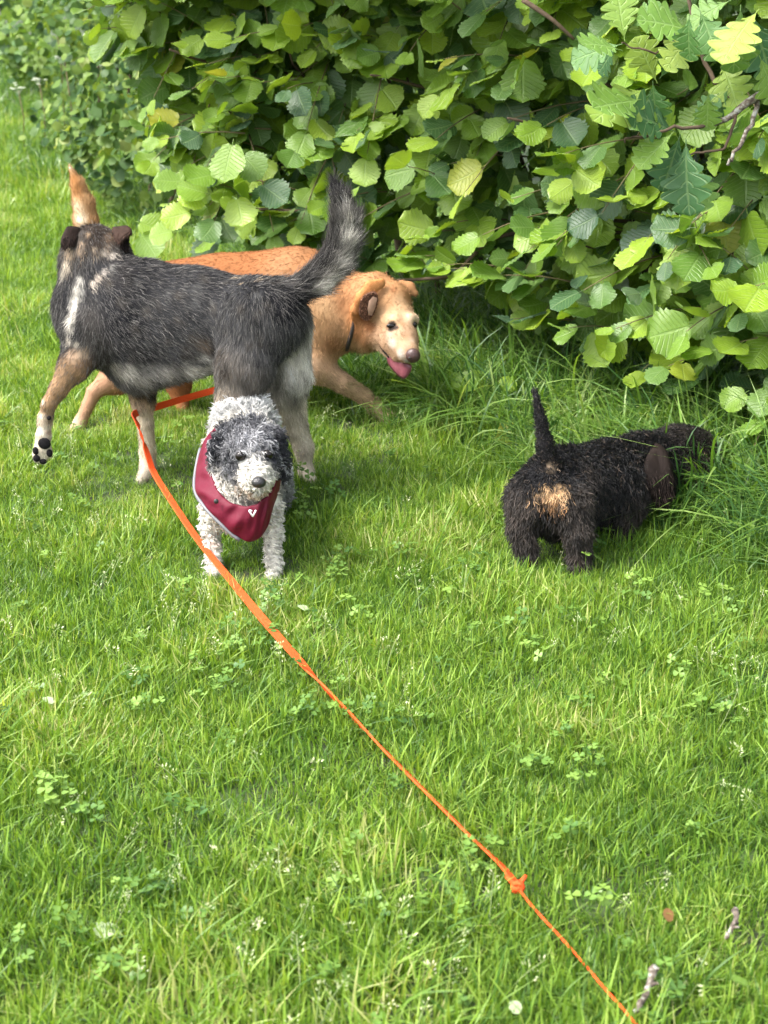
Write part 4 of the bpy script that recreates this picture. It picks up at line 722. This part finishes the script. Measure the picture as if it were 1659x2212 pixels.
    # collar
    q = spline([d.p(745, 620, -.05), d.p(766, 660, -.165), d.p(764, 700, -.178), d.p(755, 735, -.16), d.p(748, 755, -.12), d.p(740, 740, -.03)], 24); v, f = tube(q, .007, 6); obj('collar', mesh('collar', v, f, M_COLLAR), d.root)
    return d
# --- small curly dog in a maroon harness, walking to the camera
def poodle():
    d = Dog('small curly grey and white dog in a maroon harness walking toward the camera', 3.42, (530, 1200), (1, .1, 0), 503); W = (.56, .535, .48); OFF = (.55, .50, .42); DK = (.030, .031, .036); MID = (.17, .17, .18); b = .022; out = (0, -.5, -.9)
    d.c((518, 1070, .02), 74, (528, 985, .22), 76, OFF, .02, .05, .95, flow=(0, .5, -.7)); d.c((528, 985, .22), 76, (530, 925, .42), 62, (.30, .30, .29), .024, .05, .95, flow=(0, .5, -.7)); d.c((585, 1030, .14), 34, (592, 1060, .3), 34, (.16, .16, .16), .022, .04, flow=(0, .3, -1))
    d.chain([(526, 912, .38, 48), (526, 894, .40, 42), (520, 874, .40, 24)], (.74, .735, .72), fl=.034, k=.03, flow=(0, -.3, .8), dens=2.6, cw=1.6)
    d.c((542, 964, .0), 52, (542, 985, -.04), 52, MID, .034, .04, flow=(0, -.5, -.6), dens=1.8, cw=.7)
    d.c((551, 1016, -.09), 32, (556, 1034, -.135), 24, W, .013, .03, flow=(0, -.5, -1), dens=1.5); d.c((552, 1040, -.09), 26, (552, 1046, -.10), 20, (.46, .37, .28), .014, .03, flow=(0, -.4, -1), dens=1.4)
    d.c((503, 1035, .0), 48, (515, 1055, -.02), 42, W, .022, .04, flow=(0, -.4, -1), dens=1.3)
    d.chain([(486, 942, .0, 20), (471, 972, -.01, 19), (469, 1002, -.015, 14)], DK, fl=.020, k=.02, flat=.8, flow=(-.15, -.1, -1), dens=1.4); d.chain([(596, 945, .0, 18), (606, 985, -.01, 16), (611, 1022, -.01, 13)], DK, fl=.020, k=.02, flat=.8, flow=(.15, -.1, -1), dens=1.4)
    d.chain([(460, 1085, .01, 22), (455, 1140, .0, 16), (462, 1205, -.02, 12), (463, 1238, -.05, 13)], W, fl=.015, k=.03, flow=(0, -.3, -1)); d.chain([(582, 1090, .01, 24), (590, 1150, -.01, 17), (592, 1210, -.04, 12), (592, 1248, -.07, 13)], W, fl=.015, k=.03, flow=(0, -.3, -1))
    d.chain([(495, 1030, .34, 34), (488, 1090, .34, 18), (492, 1130, .3, 16)], W, fl=.018, k=.03); d.chain([(590, 1020, .34, 34), (602, 1080, .36, 18), (606, 1120, .32, 16)], (.4, .4, .39), fl=.018, k=.03)
    for u, v, w, r, c, s in ((498, 985, -.06, 40, (.055, .057, .063), .8), (588, 980, -.06, 38, (.042, .044, .05), .8), (476, 950, -.02, 34, DK, .8), (606, 960, -.02, 40, DK, .8), (548, 915, -.03, 40, (.10, .10, .11), .9), (540, 938, -.06, 26, (.36, .36, .38), .9), (543, 962, -.08, 18, (.52, .52, .53), .9), (512, 945, -.05, 18, (.2, .2, .215), .9), (575, 940, -.05, 24, (.06, .06, .07), .9), (488, 922, -.02, 18, (.03, .03, .034), .8), (515, 908, .0, 15, (.035, .035, .04), .8), (565, 908, .0, 15, (.035, .035, .04), .8), (598, 926, -.02, 20, (.025, .025, .03), .8), (500, 960, -.05, 16, (.05, .05, .056), .8), (582, 962, -.05, 18, (.03, .03, .035), .8), (552, 1000, -.11, 15, (.55, .55, .54), .9), (557, 1015, -.12, 20, W, .8), (510, 1010, -.07, 24, (.06, .06, .066), .8), (545, 993, -.1, 13, (.30, .30, .30), .9), (538, 1000, -.1, 9, (.14, .14, .145), .9), (520, 985, -.1, 14, DK, .8), (578, 983, -.1, 15, DK, .8), (572, 1005, -.1, 12, DK, .9), (535, 1056, -.12, 18, (.25, .15, .085), .8), (584, 1046, -.12, 15, (.24, .14, .08), .8), (518, 1044, -.12, 14, (.24, .14, .08), .8), (560, 1064, -.12, 14, (.28, .19, .12), .8), (478, 1150, -.01, 18, (.20, .13, .10), .9), (470, 1180, -.03, 18, (.40, .31, .26), .9)): d.spot(u, v, w, r, c, s, .8)
    d.build(.0055)
    # harness: padded bib round the neck, tapering to a point on the chest
    inn = [(486, 925, .12), (464, 950, .06), (455, 985, .02), (458, 1028, -.03), (473, 1062, -.075), (498, 1084, -.10), (525, 1093, -.115), (550, 1090, -.12), (572, 1077, -.11), (588, 1062, -.08), (598, 1040, -.03), (604, 1010, .04), (600, 970, .12)]
    ou = [(470, 915, .16), (438, 955, .10), (424, 1005, .06), (420, 1056, .0), (440, 1092, -.055), (474, 1128, -.09), (510, 1160, -.105), (540, 1173, -.105), (563, 1163, -.095), (580, 1138, -.075), (590, 1100, -.04), (604, 1060, .04), (612, 1010, .14)]
    A = spline([d.p(*q) for q in inn], 49); B = spline([d.p(*q) for q in ou], 49); V = []; F = []; m = 9
    r = RS(5)
    for i in range(49):
        for j in range(m):
            t = j/(m-1); q = A[i]*(1-t)+B[i]*t; bul = math.sin(math.pi*t)*(.011+.004*math.sin(i*1.9+t*3)+.004*math.sin(i*.7+j*.9))+.003*math.sin(i*1.3+j*.5); V.append(q+np.array([-.25 if i < 16 else 0, -1, .15])*bul)
    for i in range(48):
        for j in range(m-1): F.append((i*m+j, i*m+j+1, (i+1)*m+j+1, (i+1)*m+j))
    hv = np.array([q for i_, q in enumerate(V) if 0 < i_ % m < m-1]); ha = obj('harness', mesh('harness', V, F, M_MAROON), d.root); md = ha.modifiers.new('pad', 'SOLIDIFY'); md.thickness = .007; md.offset = -1; md = ha.modifiers.new('soft', 'SUBSURF'); md.levels = md.render_levels = 1
    v, f = tube(B[5:26]+np.array([0, .004, -.003]), .0048, 6); obj('trim', mesh('trim', v, f, M_GREYTRIM), ha)
    ball('button', d.p(467, 1083, -.105), (.006, .004, .006), M_BLACK, ha, seg=10, rings=6)
    v, f = join([tube(np.array([d.p(538, 1102, -.141), d.p(546, 1116, -.142)]), .0022, 4), tube(np.array([d.p(553, 1102, -.141), d.p(546, 1116, -.142)]), .0022, 4), tube(np.array([d.p(538, 1102, -.141), d.p(545, 1104, -.142)]), .0018, 4)]); obj('emblem', mesh('emblem', v, f, M_WHITE), ha)
    d.fur(11000, lift=.32, rad=.0007, jit=.006, npt=9, wild=.8, vary=.22, mixc=((.26, .26, .27), .17), curl=.0048, turns=1.0, lock=8, lockr=.0042, droop=.4, avoid=np.concatenate([hv, [d.on(520, 985), d.on(578, 982), d.on(559, 1042)]]), avoid_r=.017)
    for u, v in ((520, 985), (578, 982)): ball('eye', d.on(u, v, .008), (.0125, .010, .0115), M_EYE, d.root)
    v_, f_ = tube([d.on(540, 1060, .018), d.on(550, 1064, .023), d.on(559, 1061, .025), d.on(568, 1064, .023), d.on(577, 1059, .018)], .0024, 5); obj('mouth_line', mesh('mouth_line', v_, f_, M_MOUTH), d.root)
    ball('nose', d.on(559, 1042, .010), (.0165, .013, .013), M_NOSE, d.root)
    return d
# --- wire-haired dachshund from behind
def dachshund():
    d = Dog('black and tan wire haired dachshund seen from behind, nose in long grass', 3.55, (1260, 1180), (.75, -.6, 0), 504); K = (.0060, .0060, .0070); KB = (.020, .016, .0135); b = .018
    d.c((1178, 1066, -.07), 68, (1215, 1060, .02), 80, K, b, .05, flow=(-.3, -.6, -.8)); d.c((1215, 1056, .02), 82, (1310, 1046, .14), 84, K, b, .05, .95, flow=(-.5, -.4, -.8)); d.c((1310, 1046, .14), 84, (1390, 1020, .24), 76, K, b, .05, .95, flow=(-.6, -.3, -.7))
    d.c((1390, 1010, .24), 66, (1446, 985, .30), 46, K, b, .05, flow=(-.8, 0, -.5)); d.c((1466, 970, .30), 50, (1494, 974, .32), 50, (.014, .0115, .0105), .012, .04, flow=(-.9, 0, -.1)); d.c((1492, 1000, .30), 44, (1532, 1008, .30), 25, K, .024, .04, flow=(.2, -.1, -1)); d.c((1490, 1040, .27), 26, (1514, 1052, .27), 18, (.15, .095, .05), .022, .03, flow=(.1, -.1, -1))
    d.chain([(1184, 1000, -.08, 22), (1178, 960, -.09, 16), (1168, 905, -.09, 11), (1155, 845, -.09, 5)], (.012, .011, .012), fl=.008, k=.03)
    d.chain([(1138, 1085, -.09, 42), (1128, 1140, -.11, 28), (1138, 1195, -.13, 19)], KB, fl=.022, k=.04); d.chain([(1232, 1095, -.11, 46), (1248, 1150, -.14, 28), (1252, 1205, -.15, 19), (1250, 1224, -.17, 18)], KB, fl=.022, k=.04)
    d.c((1190, 1120, -.06), 34, (1196, 1140, -.05), 26, (.012, .011, .011), .014, .03, flow=(0, 0, -1))
    d.chain([(1345, 1090, .1, 42), (1340, 1150, .08, 24), (1336, 1190, .04, 17)], KB, fl=.02, k=.04); d.chain([(1410, 1080, .26, 36), (1415, 1135, .24, 18), (1412, 1155, .2, 16)], KB, fl=.02, k=.04)
    for u, v, w, r, c, s in ((1192, 1080, -.15, 30, (.26, .15, .08), .8), (1180, 1066, -.16, 22, (.56, .36, .19), .9), (1208, 1064, -.16, 24, (.56, .36, .19), .9), (1160, 1072, -.15, 12, (.52, .33, .18), .9), (1222, 1068, -.15, 12, (.52, .33, .18), .9), (1190, 1010, -.13, 18, (.22, .16, .11), .9), (1194, 1095, -.14, 18, (.40, .2, .08), .9), (1125, 1100, -.1, 40, (.06, .047, .04), .9), (1280, 1030, -.0, 40, (.028, .022, .02), .9), (1240, 1030, -.1, 40, (.012, .012, .014), .9), (1160, 1020, -.12, 28, K, .9), (1525, 985, .29, 10, (.2, .14, .09), .9)): d.spot(u, v, w, r, c, s, .8)
    d.build(.0055); d.fur(32000, lift=.5, rad=.0006, jit=.010, npt=6, wild=.9, vary=.32, mixc=((.045, .034, .027), .10), droop=.3, streak=.30, curl=.0012, turns=.7, lock=2, lockr=.006, mat=M_WIRY)
    d.flap('ear', [(1416, 958, .17), (1434, 968, .16), (1448, 1000, .13), (1453, 1040, .105), (1451, 1070, .10), (1438, 1090, .095), (1420, 1080, .085), (1402, 1048, .085), (1390, 1014, .10), (1398, 984, .13)], (.013, .009, .0078), .014, .006, fuzz=.022)
    ball('eye', d.p(1512, 968, .265), (.007, .006, .006), M_EYE, d.root); ball('nose', d.p(1548, 1005, .30), (.012, .012, .011), M_NOSE, d.root)
    return d
shepherd(); retriever(); poodle(); dachshund()

# ------------------------------------------------------------------ orange leash
lead = empty('dog_leash', tuple(at_z(420, 1155, 0))); tag(lead, 'bright orange webbing leash trailing over the grass to a knotted cord', 'leash')
def ribbon(pts, widths, rolls, n, mat, name, th=.0016):
    c = spline(pts, n); w = np.interp(np.linspace(0, 1, n), np.linspace(0, 1, len(widths)), widths); ro = np.interp(np.linspace(0, 1, n), np.linspace(0, 1, len(rolls)), rolls); T = norm(np.gradient(c, axis=0)); V = []; F = []
    for i in range(n):
        s = norm(np.cross(T[i], UP)); u = np.cross(s, T[i]); a = ro[i]; sd = s*math.cos(a)+u*math.sin(a); nn = np.cross(sd, T[i])
        for sx, sy in ((-1, -1), (1, -1), (1, 1), (-1, 1)): V.append(c[i]+sd*sx*w[i]/2+nn*sy*th)
    for i in range(n-1):
        for k in range(4): F.append((i*4+k, i*4+(k+1) % 4, (i+1)*4+(k+1) % 4, (i+1)*4+k))
    F += [(3, 2, 1, 0), tuple((n-1)*4+k for k in range(4))]
    return obj(name, mesh(name, V, F, mat, False), lead)
z0 = .052
ribbon([at(748, 745, 4.50), at(600, 805, 4.45), at(455, 845, 4.32), at(395, 862, 4.22), at(335, 880, 4.13), at(303, 889, 4.07), at(289, 898, 4.02), at(298, 918, 3.975), at(314, 967, 3.965), at_z(329, 1014, .075)], [.019]*10, [1.2, 1.2, 1.2, 1.2, 1.3, 1.4, 1.0, .7, .5, .4], 80, M_ORANGE, 'strap')
ribbon([at_z(329, 1012, .076)]+[at_z(u, v, z) for u, v, z in ((345, 1042, .07), (420, 1155, .062), (500, 1255, .058), (575, 1345, .060), (650, 1430, .054), (700, 1485, .042), (760, 1548, .036), (840, 1630, .042), (925, 1715, .044), (1010, 1800, .040), (1080, 1865, .038), (1108, 1900, .044))], [.019]*13, [.4, .35, .3, .2, .05, .3, 1.15, 1.25, .75, .75, .8, .7, .6], 150, M_ORANGE, 'strap')
kn = at_z(1118, 1916, .048); tt = np.linspace(0, 2*math.pi, 30); parts = []
for k, (a, b_, c_) in enumerate(((.007, .006, .5), (.008, .006, 2.0), (.006, .007, 3.9), (.005, .005, 1.2))):
    R = Euler((c_, .6*k, c_*1.3)).to_matrix(); parts.append(tube([kn+np.array(R @ Vector((a*math.cos(q), b_*math.sin(q), .003*math.sin(2*q)))) for q in tt], .0042, 6, False))
for e in ((-.018, .012, .012), (.014, .016, .010)): parts.append(tube([kn, kn+np.array(e)*.6, kn+np.array(e)], [.005, .004, .003], 6))
v, f = join(parts); obj('knot', mesh('knot', v, f, M_ORANGE), lead)
q = spline([kn]+[at_z(u, v, z) for u, v, z in ((1150, 1958, .042), (1205, 2018, .034), (1250, 2068, .026), (1300, 2128, .034), (1345, 2178, .042), (1375, 2214, .048), (1440, 2290, .05))], 60); v, f = tube(q, .0022, 6); obj('cord', mesh('cord', v, f, M_ORANGE), lead)

# ------------------------------------------------------------------ small things on the lawn
def twig(label, pts, r0, r1, knobs, mat):
    q = spline([at_z(u, v, z) for u, v, z in pts], 16); q += RS(3).normal(0, .0012, q.shape); t = empty('twig', tuple(at_z(pts[0][0], pts[0][1], 0))); tag(t, label, 'twig', 'twigs lying in the grass'); v, f = tube(q, np.linspace(r0, r1, 16)*RS(4).uniform(.85, 1.2, 16), 8); obj('stem', mesh('stem', v, f, mat), t)
    for k in knobs: e = q[k]+np.array([.010, -.004, .006]); v, f = tube([q[k], (q[k]+e)/2+UP*.002, e], [r1*.9, r1*.7, r1*.5], 6); obj('side_shoot', mesh('side_shoot', v, f, mat), t)
twig('short lichen spotted twig beside the end of the orange cord', [(1412, 2092, .05), (1405, 2120, .052), (1394, 2150, .05), (1372, 2185, .045)], .0058, .0038, (1, 6), M_LICHEN)
twig('thin grey twig half buried in the grass at the right', [(1588, 1965, .055), (1590, 1985, .052), (1578, 2010, .045), (1568, 2025, .035)], .0042, .003, (9,), M_LICHEN)
def litter(name, label, u, v, z, size, mat, yaw, tilt, cat='leaf'):
    p = at_z(u, v, z); me = hazel_leaf(int(u), mat, 8, 4); me.name = name; o = bpy.data.objects.new(name, me); o.location = p; o.rotation_euler = (tilt, .15, yaw); o.scale = (size,)*3; COL.objects.link(o); tag(o, label, cat, 'fallen leaves on the lawn')
litter('fallen_leaf', 'pale bleached leaf lying on grass just right of the orange strap', 640, 1310, .036, .026, M_PALELEAF, -1.2, -.3)
litter('fallen_leaf', 'pale torn leaf lying flat at the lower left of the lawn', 205, 2030, .030, .042, M_PALELEAF, -.6, .1)
litter('fallen_leaf', 'small whitish leaf at the bottom edge left of the cord', 1118, 2195, .036, .02, M_PALELEAF, .3, .6)
litter('fallen_leaf', 'small pale leaf near the left edge of the lawn', 115, 1522, .05, .022, M_PALELEAF, 1.0, .3)
litter('fallen_leaf', 'brown dead leaf half hidden in the grass above the lichen twig', 1448, 1995, .030, .020, M_DEADLEAF, .5, .9)
litter('fallen_leaf', 'yellow green leaf tip poking up at the right bottom edge', 1620, 2130, .05, .026, M_HAZEL, 1.5, .4)
